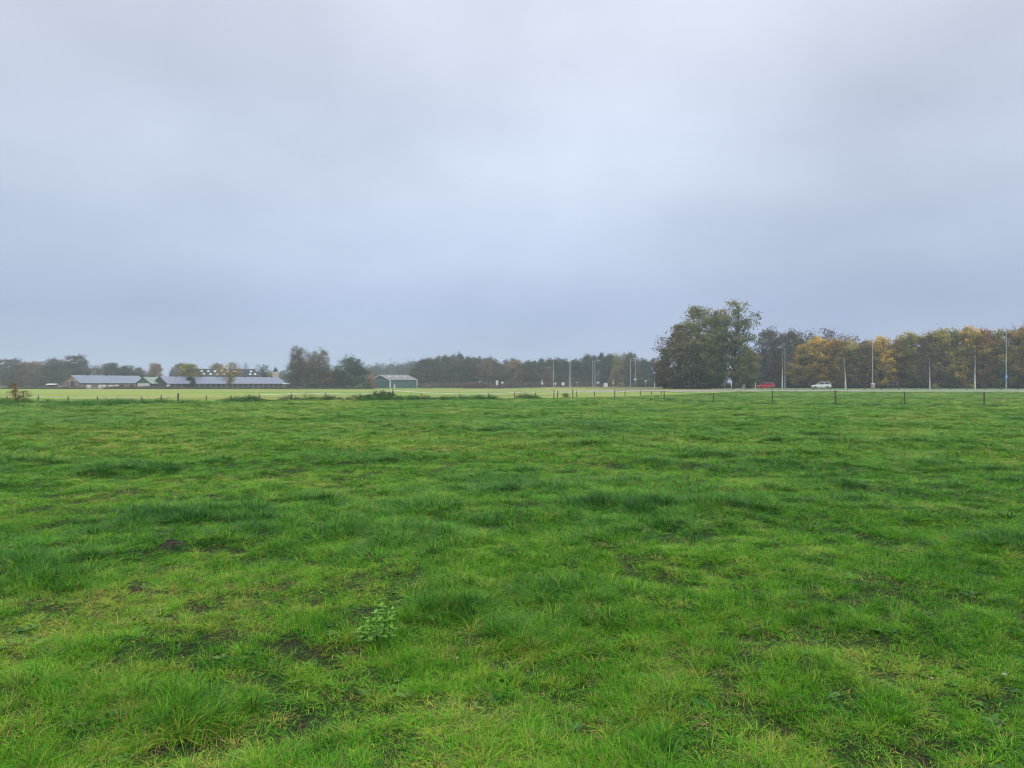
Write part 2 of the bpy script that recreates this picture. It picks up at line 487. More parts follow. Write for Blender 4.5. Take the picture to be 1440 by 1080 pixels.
M['asphalt'] = solid('asphalt', (.075, .076, .08), .85, var=.2, scale=.6)
M['concrete'] = solid('path_concrete', (.24, .235, .21), .85, var=.18, scale=.5)
M['line'] = solid('road_paint', (.7, .7, .68), .7, var=.1)
road_line = smooth_line(ROAD_PTS, 14)
r = ribbon('road', road_line, 7.2, .03, M['asphalt']); tag(r, kind='structure')
for off in (-3.2, 3.2):
    r = ribbon('road_marking', road_line, .14, .036, M['line'], off); tag(r, kind='structure')
path_line = smooth_line(PATH_PTS, 14)
r = ribbon('path', path_line, 3.5, .02, M['concrete']); tag(r, kind='structure')
def strip(name, pts, w, m, z):
    r = ribbon(name, smooth_line(pts, 12), w, z, m); tag(r, kind='structure'); return r
strip('side_road', [(-14, 243), (-4, 240), (6, 237), (16, 233), (26, 224)], 5, M['concrete'], .14)

# ------------------------------------------------------------------ grass
def blade_clump(n, rad, hmin, hmax, wid, lean, seg=2, seed=0, curl=.6, splay=.9):
    r = np.random.default_rng(seed)
    th = r.uniform(0, 2 * np.pi, n); rr = rad * np.sqrt(r.uniform(0, 1, n))
    bx, by = rr * np.cos(th), rr * np.sin(th)
    h = r.uniform(hmin, hmax, n)
    la = th + r.normal(0, splay, n)
    le = np.abs(r.normal(lean, lean * .5, n))
    face = la + np.pi / 2 + r.normal(0, .5, n)
    w = wid * r.uniform(.6, 1.3, n)
    V = []; rnd = []; tt = []
    rv = r.uniform(0, 1, n)
    levels = seg + 1
    for k in range(levels):
        t = k / seg
        out_ = le * h * (t ** 1.7) * (1 + curl * t)
        up = h * t * np.sqrt(np.clip(1 - (le * t * .75) ** 2, .08, 1))
        cx, cy = bx + np.cos(la) * out_, by + np.sin(la) * out_
        ww = w * (1 - t * .97) * .5 if k else w * .42
        for sgn in (-1, 1):
            V.append(np.stack([cx + np.cos(face) * ww * sgn, cy + np.sin(face) * ww * sgn, up - .012], 1))
            rnd.append(rv); tt.append(np.full(n, t))
    V = np.stack(V, 1).reshape(-1, 3)
    rnd = np.stack(rnd, 1).ravel(); tt = np.stack(tt, 1).ravel()
    base = np.arange(n) * levels * 2
    F_ = []
    for k in range(seg):
        F_.append(np.stack([base + 2 * k, base + 2 * k + 1, base + 2 * k + 3, base + 2 * k + 2], 1))
    F_ = np.concatenate(F_, 0)
    return V, F_, rnd, tt

def grass_material(name, stops, straw, straw_at, spec=.06, rough=.5):
    m, nt, out = new_mat(name)
    ti = N(nt, 'ShaderNodeAttribute', attribute_type='INSTANCER', attribute_name='tint')
    rn = N(nt, 'ShaderNodeAttribute', attribute_name='rnd')
    a = N(nt, 'ShaderNodeMath', operation='MULTIPLY_ADD'); a.inputs[1].default_value = .56; a.inputs[2].default_value = -.26
    nt.links.new(rn.outputs['Fac'], a.inputs[0])
    s = N(nt, 'ShaderNodeMath', operation='ADD', use_clamp=True)
    nt.links.new(ti.outputs['Fac'], s.inputs[0]); nt.links.new(a.outputs[0], s.inputs[1])
    r = ramp(nt, stops, s.outputs[0])
    h1 = N(nt, 'ShaderNodeMath', operation='MULTIPLY'); h1.inputs[1].default_value = 37.7; nt.links.new(rn.outputs['Fac'], h1.inputs[0])
    h2 = N(nt, 'ShaderNodeMath', operation='FRACT'); nt.links.new(h1.outputs[0], h2.inputs[0])
    bv = ramp(nt, [(0, (.32, .36, .34)), (.55, (.85, .85, .85)), (.85, (1.0, 1.0, 1.0)), (1.0, (1.0, 1.0, 1.0))], h2.outputs[0])
    bs_ = N(nt, 'ShaderNodeMix', data_type='RGBA', blend_type='MULTIPLY'); bs_.inputs[0].default_value = 1
    bg_ = N(nt, 'ShaderNodeVectorMath', operation='SCALE'); bg_.inputs['Scale'].default_value = 1.32
    nt.links.new(r.outputs[0], bs_.inputs[6]); nt.links.new(bv.outputs[0], bs_.inputs[7]); nt.links.new(bs_.outputs[2], bg_.inputs[0])
    gt = N(nt, 'ShaderNodeMath', operation='GREATER_THAN'); gt.inputs[1].default_value = straw_at
    nt.links.new(rn.outputs['Fac'], gt.inputs[0])
    mx = N(nt, 'ShaderNodeMix', data_type='RGBA'); mx.inputs[7].default_value = (*straw, 1)
    nt.links.new(gt.outputs[0], mx.inputs[0]); nt.links.new(bg_.outputs[0], mx.inputs[6])
    p = N(nt, 'ShaderNodeBsdfPrincipled'); p.inputs['Roughness'].default_value = rough
    p.inputs['Specular IOR Level'].default_value = spec
    t = N(nt, 'ShaderNodeBsdfTranslucent')
    nt.links.new(mx.outputs[2], p.inputs['Base Color']); nt.links.new(mx.outputs[2], t.inputs[0])
    ms = N(nt, 'ShaderNodeMixShader'); ms.inputs[0].default_value = .13
    nt.links.new(p.outputs[0], ms.inputs[1]); nt.links.new(t.outputs[0], ms.inputs[2])
    nt.links.new(ms.outputs[0], out.inputs[0])
    return m

GR = [(.0, (.40, .31, .085)), (.11, (.26, .38, .036)), (.30, (.150, .355, .018)), (.55, (.084, .290, .014)), (.80, (.040, .185, .013)), (1.0, (.016, .085, .015))]
M['grass'] = grass_material('grass_blade', GR, (.30, .24, .11), .962)
M['grass_long'] = grass_material('long_grass_blade', [(p_, (c_[0] * 1.0, c_[1] * .92, c_[2] * .9)) for p_, c_ in GR], (.30, .24, .11), .95, .11, .4)
M['straw'] = grass_material('straw_blade', [(.0, (.34, .25, .10)), (.5, (.30, .22, .10)), (1., (.2, .15, .07))], (.38, .30, .15), .8)
M['weed'] = grass_material('weed_leaf', [(.0, (.09, .16, .03)), (.5, (.05, .13, .03)), (1., (.03, .085, .03))], (.2, .12, .06), .93)

protos = bpy.data.collections.new('grass_clumps')
def proto(i, V, F_, rnd, tt, m):
    me = np_mesh('grass_clump', V, F_, m, {'rnd': rnd, 't': tt})
    o = bpy.data.objects.new('grass_clump_%02d' % i, me); protos.objects.link(o)
np_i = 0
# 0-3 short sward, 4-7 long tuft, 8-9 straw, 10-11 broad-leaved weeds, 12-14 coarse far sward, 15-16 coarse far tuft
for k in range(2): proto(k, *blade_clump(20, .10, .012, .045, .0055, (.8, 1.2)[k], 2, 100 + k, .6, 3), M['grass'])
for k in range(2, 4): proto(k, *blade_clump(38, .034, .03, .088, .0056, (.75, 1.0)[k - 2], 2, 100 + k, .7, .7), M['grass'])
for k in range(4): proto(4 + k, *blade_clump(46, .05, .045, .125, .0072, (.75, 1.0, 1.2, .9)[k], 3, 200 + k, .9, .6), M['grass_long'])
for k in range(2): proto(8 + k, *blade_clump(16, .09, .02, .09, .004, 1.1, 2, 300 + k, 1.2), M['straw'])
def rosette(n, seed):
    r = np.random.default_rng(seed)
    V = []; F_ = []; rn = []; tt = []
    for i in range(n):
        a = i * 2.4 + r.uniform(-.4, .4); L = r.uniform(.04, .085); w = L * r.uniform(.22, .36); up = r.uniform(.2, .8)
        d = np.array([math.cos(a), math.sin(a), 0]); s = np.array([-math.sin(a), math.cos(a), 0])
        o = len(V)
        for (t, ww, z) in ((.05, .1, .01), (.4, 1, .4 * up), (.75, .8, .5 * up), (1, .05, .35 * up)):
            for sg in (-1, 1):
                V.append(d * L * t + s * w * ww * sg + np.array([0, 0, .01 + z * L])); rn.append(r.uniform() * .9); tt.append(t)
        for q in range(3): F_.append((o + 2 * q, o + 2 * q + 1, o + 2 * q + 3, o + 2 * q + 2))
    rr = np.repeat(r.uniform(0, .92, n), 8)
    return np.array(V), np.array(F_), rr, np.array(tt)
for k in range(2): proto(10 + k, *rosette(9, 400 + k), M['weed'])
for k in range(3): proto(12 + k, *blade_clump(34, (.09, .04, .045)[k], .02, (.05, .09, .08)[k], .0075, (.9, .8, 1.0)[k], 2, 500 + k, .6, (3, .7, .7)[k]), M['grass'])
for k in range(2): proto(15 + k, *blade_clump(46, .055, .06, .16, .008, .85, 2, 600 + k, .8, .6), M['grass_long'])

def scatter(name, P, rot, scl, tint, idx, coll):
    me = bpy.data.meshes.new(name)
    me.vertices.add(len(P)); me.vertices.foreach_set('co', np.asarray(P, np.float32).ravel())
    for an, arr in (('rot', rot), ('scl', scl)):
        a = me.attributes.new(an, 'FLOAT_VECTOR', 'POINT'); a.data.foreach_set('vector', np.asarray(arr, np.float32).ravel())
    a = me.attributes.new('tint', 'FLOAT', 'POINT'); a.data.foreach_set('value', np.asarray(tint, np.float32))
    a = me.attributes.new('idx', 'INT', 'POINT'); a.data.foreach_set('value', np.asarray(idx, np.int32))
    me.update()
    o = bpy.data.objects.new(name, me); col.objects.link(o)
    ng = bpy.data.node_groups.new(name, 'GeometryNodeTree')
    ng.interface.new_socket('Geometry', in_out='INPUT', socket_type='NodeSocketGeometry')
    ng.interface.new_socket('Geometry', in_out='OUTPUT', socket_type='NodeSocketGeometry')
    gi = ng.nodes.new('NodeGroupInput'); go = ng.nodes.new('NodeGroupOutput')
    iop = ng.nodes.new('GeometryNodeInstanceOnPoints')
    ci = ng.nodes.new('GeometryNodeCollectionInfo'); ci.inputs['Collection'].default_value = coll
    ci.inputs['Separate Children'].default_value = True; ci.inputs['Reset Children'].default_value = True
    iop.inputs['Pick Instance'].default_value = True
    def na(n, t):
        q = ng.nodes.new('GeometryNodeInputNamedAttribute'); q.data_type = t; q.inputs['Name'].default_value = n
        return q.outputs['Attribute']
    er = ng.nodes.new('FunctionNodeEulerToRotation')
    L = ng.links.new
    L(gi.outputs[0], iop.inputs['Points']); L(ci.outputs[0], iop.inputs['Instance'])
    L(na('idx', 'INT'), iop.inputs['Instance Index'])
    L(na('rot', 'FLOAT_VECTOR'), er.inputs[0]); L(er.outputs[0], iop.inputs['Rotation'])
    L(na('scl', 'FLOAT_VECTOR'), iop.inputs['Scale'])
    L(iop.outputs[0], go.inputs[0])
    md = o.modifiers.new('scatter', 'NODES'); md.node_group = ng
    return o

def sample_field(K, d0, d1, power, wide):
    """points in the visible wedge with clump density falling as d^-power"""
    n = int(K)
    u = rng.uniform(0, 1, n)
    e = 2 - power
    d = (d0 ** e + u * (d1 ** e - d0 ** e)) ** (1 / e)
    x = rng.uniform(-1, 1, n) * (d * .74 + wide)
    return x, d

NB = 400000
x, y = sample_field(NB, 2.1, 148, 1.42, .9)
# the sward carries on past both sides of the view and up to the photographer's feet
xm, ym = sample_field(150000, 1.2, 148, 1.42, .9)
xm = np.sign(rng.uniform(-1, 1, len(xm))) * (ym * .74 + .9 + rng.uniform(0, 1, len(xm)) ** 1.3 * (ym * .5 + 4.5))
xf = rng.uniform(-5, 5, 9000); yf = rng.uniform(-.5, 2.3, 9000)
x = np.concatenate([x, xm, xf]); y = np.concatenate([y, ym, yf])
keep = (y < FENCE(x) + 1.0) | (x > (y - 77) * .55 + 8)
keep &= y < path_y(x) - 3
x, y = x[keep], y[keep]
lu = lush(x, y); dr = dry(x, y); so = soil(x, y)
u = rng.uniform(0, 1, len(x))
keep = u > so * .93
gap = sstep(.52, .38, fbm(x * 3.7, y * 3.7, 150, 3)) * sstep(70, 8, y)
thin = rng.uniform(0, 1, len(x)) > np.maximum(dr * .40, gap * .22) * (1 - .7 * np.clip(lu, 0, 1))
keep &= thin
x, y, lu, dr, so, gap = x[keep], y[keep], lu[keep], dr[keep], so[keep], gap[keep]
n = len(x)
grow = .80 * np.clip((np.maximum(y, np.abs(x) * .8) / 5.5), .8, 99) ** .56
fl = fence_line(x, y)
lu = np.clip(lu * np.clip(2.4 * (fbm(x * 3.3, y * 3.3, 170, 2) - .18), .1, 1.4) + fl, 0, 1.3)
longc = rng.uniform(0, 1, n) < np.clip(np.maximum(lu * .9 - .16, .035 * (y > 16)), 0, .9)
far = y > 15
u_ = rng.uniform(0, 1, n)
idx = np.where(u_ < .38, rng.integers(0, 2, n), rng.integers(2, 4, n))
idx = np.where(far, np.where(u_ < .3, 12, 13 + rng.integers(0, 2, n)), idx)
idx = np.where(longc & ~far, 4 + rng.integers(0, 4, n), idx)
idx = np.where(longc & far, 15 + rng.integers(0, 2, n), idx)
isdry = (rng.uniform(0, 1, n) < (.045 + dr * .18 + .03 * sstep(8, 4, y))) & ~longc
idx = np.where(isdry, 8 + rng.integers(0, 2, n), idx)
wm = sstep(.55, .7, fbm(x * .9, y * .9, 91, 3))
isw = (rng.uniform(0, 1, n) < .01 + .06 * wm) & ~longc & ~isdry & (y < 40)
idx = np.where(isw, 10 + rng.integers(0, 2, n), idx)
low = (rng.uniform(0, 1, n) < gap * .85) & ~longc & (idx < 15)
idx = np.where(low & ~far, rng.integers(0, 2, n), np.where(low, 12, idx))
tus = fbm(x * 2.6, y * 2.6, 140, 3)
hs = rng.uniform(.6, 1.35, n) * (.38 + .95 * tus) * (1 + .35 * np.clip(lu, 0, 1)) * np.where(longc, .95, 1)
hs = hs * (1 - .35 * dr * (1 - np.clip(lu, 0, 1)))
zs = hs * (1 - .1 * sstep(8, 30, y)) * np.where(low, .55, 1)
xsx = grow * rng.uniform(.8, 1.25, n)
xsx = np.where((idx == 10) | (idx == 11), rng.uniform(.4, .75, n), xsx); zs = np.where((idx == 10) | (idx == 11), xsx, zs)
tint = .50 + .28 * np.clip(lu, 0, 1.1) - .22 * dr + (fbm(x * .25, y * .25, 55, 3) - .5) * .6 + rng.normal(0, .19, n) + (tus - .5) * .35 + .04 * sstep(6, 3.5, y) - .11 * sstep(10, 26, y)
left_y = sstep(560, 120, to_px(x, y)[0]) * sstep(14, 22, y)
tint = tint - .05 * left_y
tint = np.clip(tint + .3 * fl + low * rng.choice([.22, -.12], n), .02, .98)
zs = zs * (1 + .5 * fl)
rot = np.stack([rng.normal(0, .12, n), rng.normal(0, .12, n), rng.uniform(0, 6.28, n)], 1)
P = np.stack([x, y, ground_z(x, y)], 1)
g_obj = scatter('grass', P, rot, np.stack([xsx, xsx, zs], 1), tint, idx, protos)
tag(g_obj, 'lush green pasture grass with darker long tufts and yellow patches', 'grass', kind='stuff')

# rough weeds along the left-hand fence: taller, darker tufts in an uneven strip
n = 5200
px = rng.uniform(-60, 760, n)
x = px * 0; d = 0
t = rng.beta(1.2, 2.2, n)
d0 = FENCE((px - 720) / F * 68)
y = d0 - t * (4 + 12 * sstep(460, 60, px)) + .6
x = (px - 720) / F * y
k = fbm(x * .5, y * .25, 123, 3)
keep = k > .40 + .16 * t
x, y, k = x[keep], y[keep], k[keep]; n = len(x)
sc = rng.uniform(2.2, 4.2, n)
P = np.stack([x, y, ground_z(x, y)], 1)
zz = rng.uniform(.7, 2.4, n) * (.5 + 1.9 * sstep(.48, .7, k))
ix = np.where(rng.uniform(0, 1, n) < .1, 8, np.where(rng.uniform(0, 1, n) < .3, 11, 15 + rng.integers(0, 2, n)))
w_obj = scatter('weeds', P, np.stack([rng.normal(0, .15, n), rng.normal(0, .15, n), rng.uniform(0, 6.28, n)], 1),
                np.stack([sc, sc, zz], 1), np.clip(rng.normal(.78, .12, n), 0, 1), ix, protos)
tag(w_obj, 'rough dark weeds growing in an uneven strip along the left fence', 'weeds', kind='stuff')

# ------------------------------------------------------------------ trees
def leaf_quads(C, s, r, flat=1.0):
    n = len(C)
    a = r.normal(0, 1, (n, 3)); a[:, 2] *= flat; a /= np.linalg.norm(a, axis=1)[:, None] + 1e-9
    b = r.normal(0, 1, (n, 3)); b -= (b * a).sum(1)[:, None] * a; b /= np.linalg.norm(b, axis=1)[:, None] + 1e-9
    sz = (s * r.uniform(.55, 1.35, n))[:, None]
    V = np.stack([C - a * sz, C + b * sz * .55, C + a * sz, C - b * sz * .55], 1).reshape(-1, 3)
    Fq = np.arange(4 * n).reshape(n, 4)
    return V, Fq

PROF = {
    'round': lambda t: np.sqrt(np.clip(1 - (2 * t - 1) ** 2, 0, 1)) ** .8,
    'dome': lambda t: np.clip(np.sin(np.pi * np.clip(t, 0, 1) ** .62) ** .7, 0, 1),
    'high': lambda t: np.clip(np.sin(np.pi * np.clip(t, 0, 1) ** 1.35) ** .7, 0, 1),
    'cone': lambda t: (1 - t) ** .8 * .95 + .05,
    'column': lambda t: np.clip(np.sin(np.pi * np.clip(t, 0, 1)) ** .4, 0, 1),
    'box': lambda t: np.clip(np.sin(np.pi * np.clip(t, 0, 1) ** .9), 0, 1) ** .22,
    'mound': lambda t: np.sqrt(np.clip(1 - t ** 1.6, 0, 1)),
}

def gen_tree(seed, H=14, R=5, base=.15, shape='round', nc=70, nl=70, leaf=.3, clump=.16, trunk_r=.3, bark='bark', mat='green',
             lump=.3, droop=0, fork=0, limbs=1.0, twigs=0, flat=1.0, top_thin=0):
    r = np.random.default_rng(seed)
    prof = PROF[shape]
    # trunk with a slight sweep
    tr = MB(); top = H * .88
    K = 8; sw = r.normal(0, .018 * H, 2); ph = r.uniform(0, 6.28)
    def axis(z):
        q = z / H
        return np.array([sw[0] * q * q * 2 + .012 * H * math.sin(q * 5 + ph), sw[1] * q * q * 2 + .012 * H * math.cos(q * 4 + ph), z])
    tr.tube([axis(top * k / K) for k in range(K + 1)], [trunk_r * (1.35 if k == 0 else 1) * (1 - .9 * k / K) + .015 for k in range(K + 1)], 7)
    az_n = r.uniform(0, 1, 5); az_p = r.uniform(0, 6.28, 5)
    C = []; T = []
    for c in range(nc):
        for _ in range(30):
            t = r.uniform(0, 1)
            if r.uniform() < prof(np.array(t)) + .12: break
        az = r.uniform(0, 2 * np.pi)
        lob = 1 + lump * sum(az_n[k] * math.sin((k + 1) * az + az_p[k] + 4 * t * (k % 2)) for k in range(5)) / 2
        rad = R * float(prof(np.array(t))) * lob * r.uniform(.05, 1) ** .5
        z = H * (base + (1 - base) * t) - R * .07
        z = z * (1 - .05 * r.uniform())
        ax_ = axis(min(z, top))
        cc = np.array([ax_[0] + rad * math.cos(az), ax_[1] + rad * math.sin(az), z - droop * rad * .4])
        # limb from the trunk to this clump
        za = max(H * base * .55, min(top * .97, z - rad * r.uniform(.35, .9)))
        a0 = axis(za); mid = (a0 + cc) / 2 + np.array([0, 0, .10 * rad + .1]) + r.normal(0, .03 * R, 3)
        if r.uniform() < limbs:
            lr = trunk_r * (.30 - .2 * t) + .012
            tr.tube([a0, mid, cc], [lr, lr * .6, lr * .2 + .008], 4, False)
            for _ in range(twigs):
                e = cc + r.normal(0, clump * R * 1.1, 3) + np.array([0, 0, .08 * R])
                tr.tube([mid * .4 + cc * .6, e], [lr * .3 + .006, .008], 3, False)
        m = int(nl * r.uniform(.55, 1.4) * (1 - top_thin * t))
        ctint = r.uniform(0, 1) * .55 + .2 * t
        sig = clump * R * r.uniform(.75, 1.3)
        L = r.normal(0, 1, (m, 3)) * np.array([sig, sig, sig * .62])
        L[:, 2] -= droop * np.abs(r.normal(0, sig * 1.3, m))
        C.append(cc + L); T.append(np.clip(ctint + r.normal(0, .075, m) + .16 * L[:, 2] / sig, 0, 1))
    C = np.concatenate(C); T = np.concatenate(T)
    ok = C[:, 2] > .1
    C, T = C[ok], T[ok]
    V, Fq = leaf_quads(C, leaf, r, flat)
    me = np_mesh('crown', V, Fq, M[mat], {'tint': np.repeat(T, 4)})
    root = bpy.data.objects.new('tree', None)
    root['H'] = float(C[:, 2].max()); root['R'] = float(np.percentile(np.hypot(C[:, 0], C[:, 1]), 97))
    mt = bpy.data.meshes.new('trunk'); mt.from_pydata(tr.v, [], tr.f); mt.update(); mt.materials.append(M[bark])
    return dict(H=root['H'], R=root['R'], trunk=mt, crown=me)

def gen_bare(seed, H=9, R=2.6, base=.28, trunk_r=.15, bark='birch_bark', n1=26, spread=.9, twig='twig'):
    r = np.random.default_rng(seed)
    tr = MB(); cr = MB(); K = 7
    sw = r.normal(0, .012 * H, 2)
    axis = lambda z: np.array([sw[0] * (z / H) ** 2 * 2, sw[1] * (z / H) ** 2 * 2, z])
    tr.tube([axis(H * .97 * k / K) for k in range(K + 1)], [trunk_r * (1 - .93 * k / K) + .006 for k in range(K + 1)], 7)
    zmax = H
    for i in range(n1):
        t = (i + r.uniform(0, .9)) / n1
        z = H * (base + (1 - base) * t * .93)
        az = i * 2.4 + r.uniform(-.5, .5)
        L = R * (1.05 - .75 * abs(t - .3)) * r.uniform(.7, 1.15) * spread
        d = np.array([math.cos(az), math.sin(az), r.uniform(.55, 1.1)]); d /= np.linalg.norm(d)
        p0 = axis(z); p1 = p0 + d * L * .55; p2 = p1 + (d + np.array([0, 0, .25])) * L * .5
        r0 = trunk_r * .28 * (1 - .6 * t) + .012
        cr.tube([p0, p1, p2], [r0, r0 * .6, .01], 4, False)
        for j in range(7):
            u = r.uniform(.25, 1)
            q = p0 + (p1 - p0) * u if u < .6 else p1 + (p2 - p1) * (u - .6) / .4
            e = q + (d * .5 + r.normal(0, .5, 3) + np.array([0, 0, .25])) * L * r.uniform(.22, .45)
            cr.tube([q, e], [.016, .007], 3, False)
            for k in range(4):
                q2 = q + (e - q) * r.uniform(.3, 1)
                e2 = q2 + (r.normal(0, .55, 3) + np.array([0, 0, .2])) * L * r.uniform(.12, .26)
                cr.tube([q2, e2], [.011, .006], 3, False)
                zmax = max(zmax, e2[2])
    mt = bpy.data.meshes.new('trunk'); mt.from_pydata(tr.v, [], tr.f); mt.update(); mt.materials.append(M[bark])
    mc = bpy.data.meshes.new('crown'); mc.from_pydata(cr.v, [], cr.f); mc.update(); mc.materials.append(M[twig])
    return dict(H=zmax, R=R, trunk=mt, crown=mc)

def plant_tree(pr, name, label, cat, px, d, ytop, wpx, mat=None, rz=None, group=None, zb=None):
    x = X(px, d); zb = gz(x, d) if zb is None else zb
    hz = (Zp(ytop, d) - zb) / pr['H']
    sw = (wpx * d / F) / (2 * pr['R'])
    root = thing(name, label, cat, (x, d, zb - .05), random.uniform(0, 6.28) if rz is None else rz, group)
    root.scale = (sw, sw, hz)
    for part in ('trunk', 'crown'):
        if pr[part] is None: continue
        o = bpy.data.objects.new(part, pr[part]); col.objects.link(o); o.parent = root
        if part == 'crown' and mat:
            o.material_slots[0].link = 'OBJECT'; o.material_slots[0].material = M[mat]
    return root

# prototypes (meshes only; every planted tree is its own object with its own trunk and crown)
OAKS = [gen_tree(s, 15, 6, .12, 'round', 120, 60, .30, .14, .34, lump=.35) for s in (1, 2, 3)]
BIG = gen_tree(21, 20, 7.5, .06, 'dome', 230, 46, .28, .10, .42, mat='oak', lump=.35, twigs=1)
BIG2 = gen_tree(25, 20, 6.5, .06, 'dome', 210, 44, .28, .10, .38, mat='oak', lump=.4, twigs=1)
OPEN = gen_tree(22, 20, 6.0, .16, 'box', 190, 44, .25, .10, .46, mat='oak', lump=.35, twigs=2, top_thin=.3)
LOW = [gen_tree(s, 13, 4.4, .05, sh, 130, 84, .22, .125, .2, lump=.4) for s, sh in ((31, 'dome'), (32, 'round'), (33, 'dome'), (34, 'column'))]
THIN = [gen_tree(s, 14, 5, .2, 'high', 80, 26, .24, .16, .25, lump=.35, twigs=5) for s in (41, 42)]
PINES = [gen_tree(s, 16, 3.4, b, 'high', 40, 60, .30, .24, .2, 'pine_bark', 'pine', lump=.35, flat=.7) for s, b in ((51, .3), (52, .36), (53, .22), (54, .3))]
WEEP = [gen_tree(s, 14.5, 4.0, .08, 'column', 125, 70, .20, .15, .2, mat='brown', lump=.35, droop=.8, twigs=2) for s in (61, 62)]
WILLOW = gen_tree(63, 12, 6.2, .04, 'round', 130, 60, .30, .14, .35, mat='green', lump=.3, droop=.5)
SHRUBS = [gen_tree(s, 3, 2.2, .0, 'mound', 40, 50, .17, .2, .05, mat='green', lump=.4) for s in (71, 72, 73)]
CONE = gen_tree(81, 5, 1.5, .02, 'column', 45, 70, .18, .24, .12, mat='dark', lump=.2)
BARES = [gen_bare(s) for s in (91, 92, 93)]
BAREBIG = [gen_bare(s, 13, 4.5, .3, .2, 'bark', 40) for s in (95, 96)]
SAPLING = gen_tree(99, 2.0, .75, .05, 'round', 34, 16, .07, .2, .018, mat='orange', lump=.5, twigs=3)

# --- the big group of oaks by the path
T = plant_tree
T(BIG, 'oak_tree', 'great dark olive oak with low spreading crown in the middle of the big clump', 'tree', 984, 172, 427, 100, 'oak', .4)
T(BIG2, 'oak_tree', 'lower oak with browning orange leaves on the left flank of the big clump', 'tree', 954, 171, 455, 76, 'oak_brown', 2.0)
T(OPEN, 'oak_tree', 'tallest oak of the big clump, dark bare trunk and thin see-through crown', 'tree', 1033, 164, 420, 66, 'oak', 2.6)
T(LOW[1], 'oak_tree', 'slim oak filling the lower gap between the great olive oak and the tallest oak', 'tree', 1004, 168, 434, 60, 'oak', 5.0)
T(LOW[0], 'oak_tree', 'small drooping oak on the right edge of the big clump, before the red car', 'tree', 1053, 172, 486, 34, 'oak', 1.0)
T(LOW[2], 'oak_tree', 'short brown-edged oak at the far left foot of the big clump', 'tree', 934, 176, 490, 34, 'oak_brown', 3.0)
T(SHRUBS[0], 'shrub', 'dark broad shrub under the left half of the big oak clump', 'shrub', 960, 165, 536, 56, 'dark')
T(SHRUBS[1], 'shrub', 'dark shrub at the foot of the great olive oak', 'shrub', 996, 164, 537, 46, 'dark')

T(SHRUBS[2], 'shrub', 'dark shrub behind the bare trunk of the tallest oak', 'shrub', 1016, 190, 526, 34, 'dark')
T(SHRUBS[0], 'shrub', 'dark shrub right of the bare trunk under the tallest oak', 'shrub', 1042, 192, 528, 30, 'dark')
# --- autumn row behind the road at right
def rowd(px): return float(np.interp(px, [1060, 1200, 1450], [200, 186, 172]))
ROW = [  # px, ytop, wpx, proto, material, label
    (1132, 482, 34, 0, 'yellow', 'yellow-green young tree just right of the red car'),
    (1152, 473, 36, 1, 'yellow', 'yellow tree standing straight behind the white car'),
    (1174, 475, 38, 0, 'orange', 'orange-yellow tree between the white car and the next white birch'),
    (1196, 474, 36, 3, 'olive', 'brown-olive tree behind the white birch nearest the white car'),
    (1219, 479, 34, 1, 'brown', 'dull brown tree behind the lamp post with a striped bin'),
    (1240, 470, 34, 0, 'yellow', 'bright yellow tree immediately right of the lamp post with a striped bin'),
    (1261, 478, 32, 2, 'rust', 'reddish brown low tree behind the green goal frame'),
    (1284, 466, 40, 1, 'olive', 'tall yellow-olive tree between the goal frame and the second birch from the right'),
    (1310, 465, 40, 0, 'brown', 'brown tree behind the second birch from the right'),
    (1335, 457, 42, 3, 'olive', 'tallest olive tree of the autumn row, between the two rightmost birches'),
    (1360, 459, 40, 1, 'yellow', 'golden-topped tree behind the left side of the rightmost birch'),
    (1384, 460, 36, 0, 'rust', 'red-leaved tree between the rightmost birch and the lamp post with a blue sign'),
    (1404, 462, 36, 2, 'olive', 'yellow-green tree directly behind the lamp post with a blue sign'),
    (1431, 459, 40, 1, 'orange', 'bright orange tree at the right end of the autumn row'),
    (1462, 458, 44, 0, 'orange', 'orange tree past the bright orange end tree, cut by the picture edge'),
]
for (px, yt, w, k, mt, lab) in ROW:
    T(LOW[k], 'autumn_tree', lab, 'tree', px, rowd(px), yt - 2, w * 1.5, mt, group='autumn trees along the road')
BACK = [
    (1084, 458, 46, OAKS[0], 'grey', 'dark grey-brown tall tree behind the red car'),
    (1108, 461, 44, OAKS[1], 'grey', 'grey-brown tree behind the lamp post left of the white car'),
    (1136, 463, 46, THIN[0], 'grey', 'thin-crowned grey tree rising behind the yellow-green young tree'),
    (1164, 460, 48, THIN[1], 'grey', 'half bare grey tree rising above the tree behind the white car'),
    (1192, 467, 46, THIN[0], 'brown', 'thin brown tree rising above the brown-olive tree'),
    (1222, 476, 44, OAKS[2], 'brown', 'dark brown tree filling the gap behind the lamp post with a striped bin'),
    (1272, 470, 46, OAKS[0], 'brown', 'brown rounded tree rising behind the goal frame trees'),
    (1322, 464, 46, OAKS[1], 'oak', 'dark olive tree filling the row behind the two rightmost birches'),
    (1372, 463, 46, OAKS[2], 'oak', 'dark olive tree behind the red-leaved tree'),
    (1432, 447, 40, BAREBIG[0], None, 'tall leafless tree standing above the orange tree at the right end'),
]
for (px, yt, w, pr, mt, lab) in BACK:
    T(pr, 'tall_tree', lab, 'tree', px, rowd(px) + 13, yt, w * 1.1, mt, group='taller trees behind the autumn row')
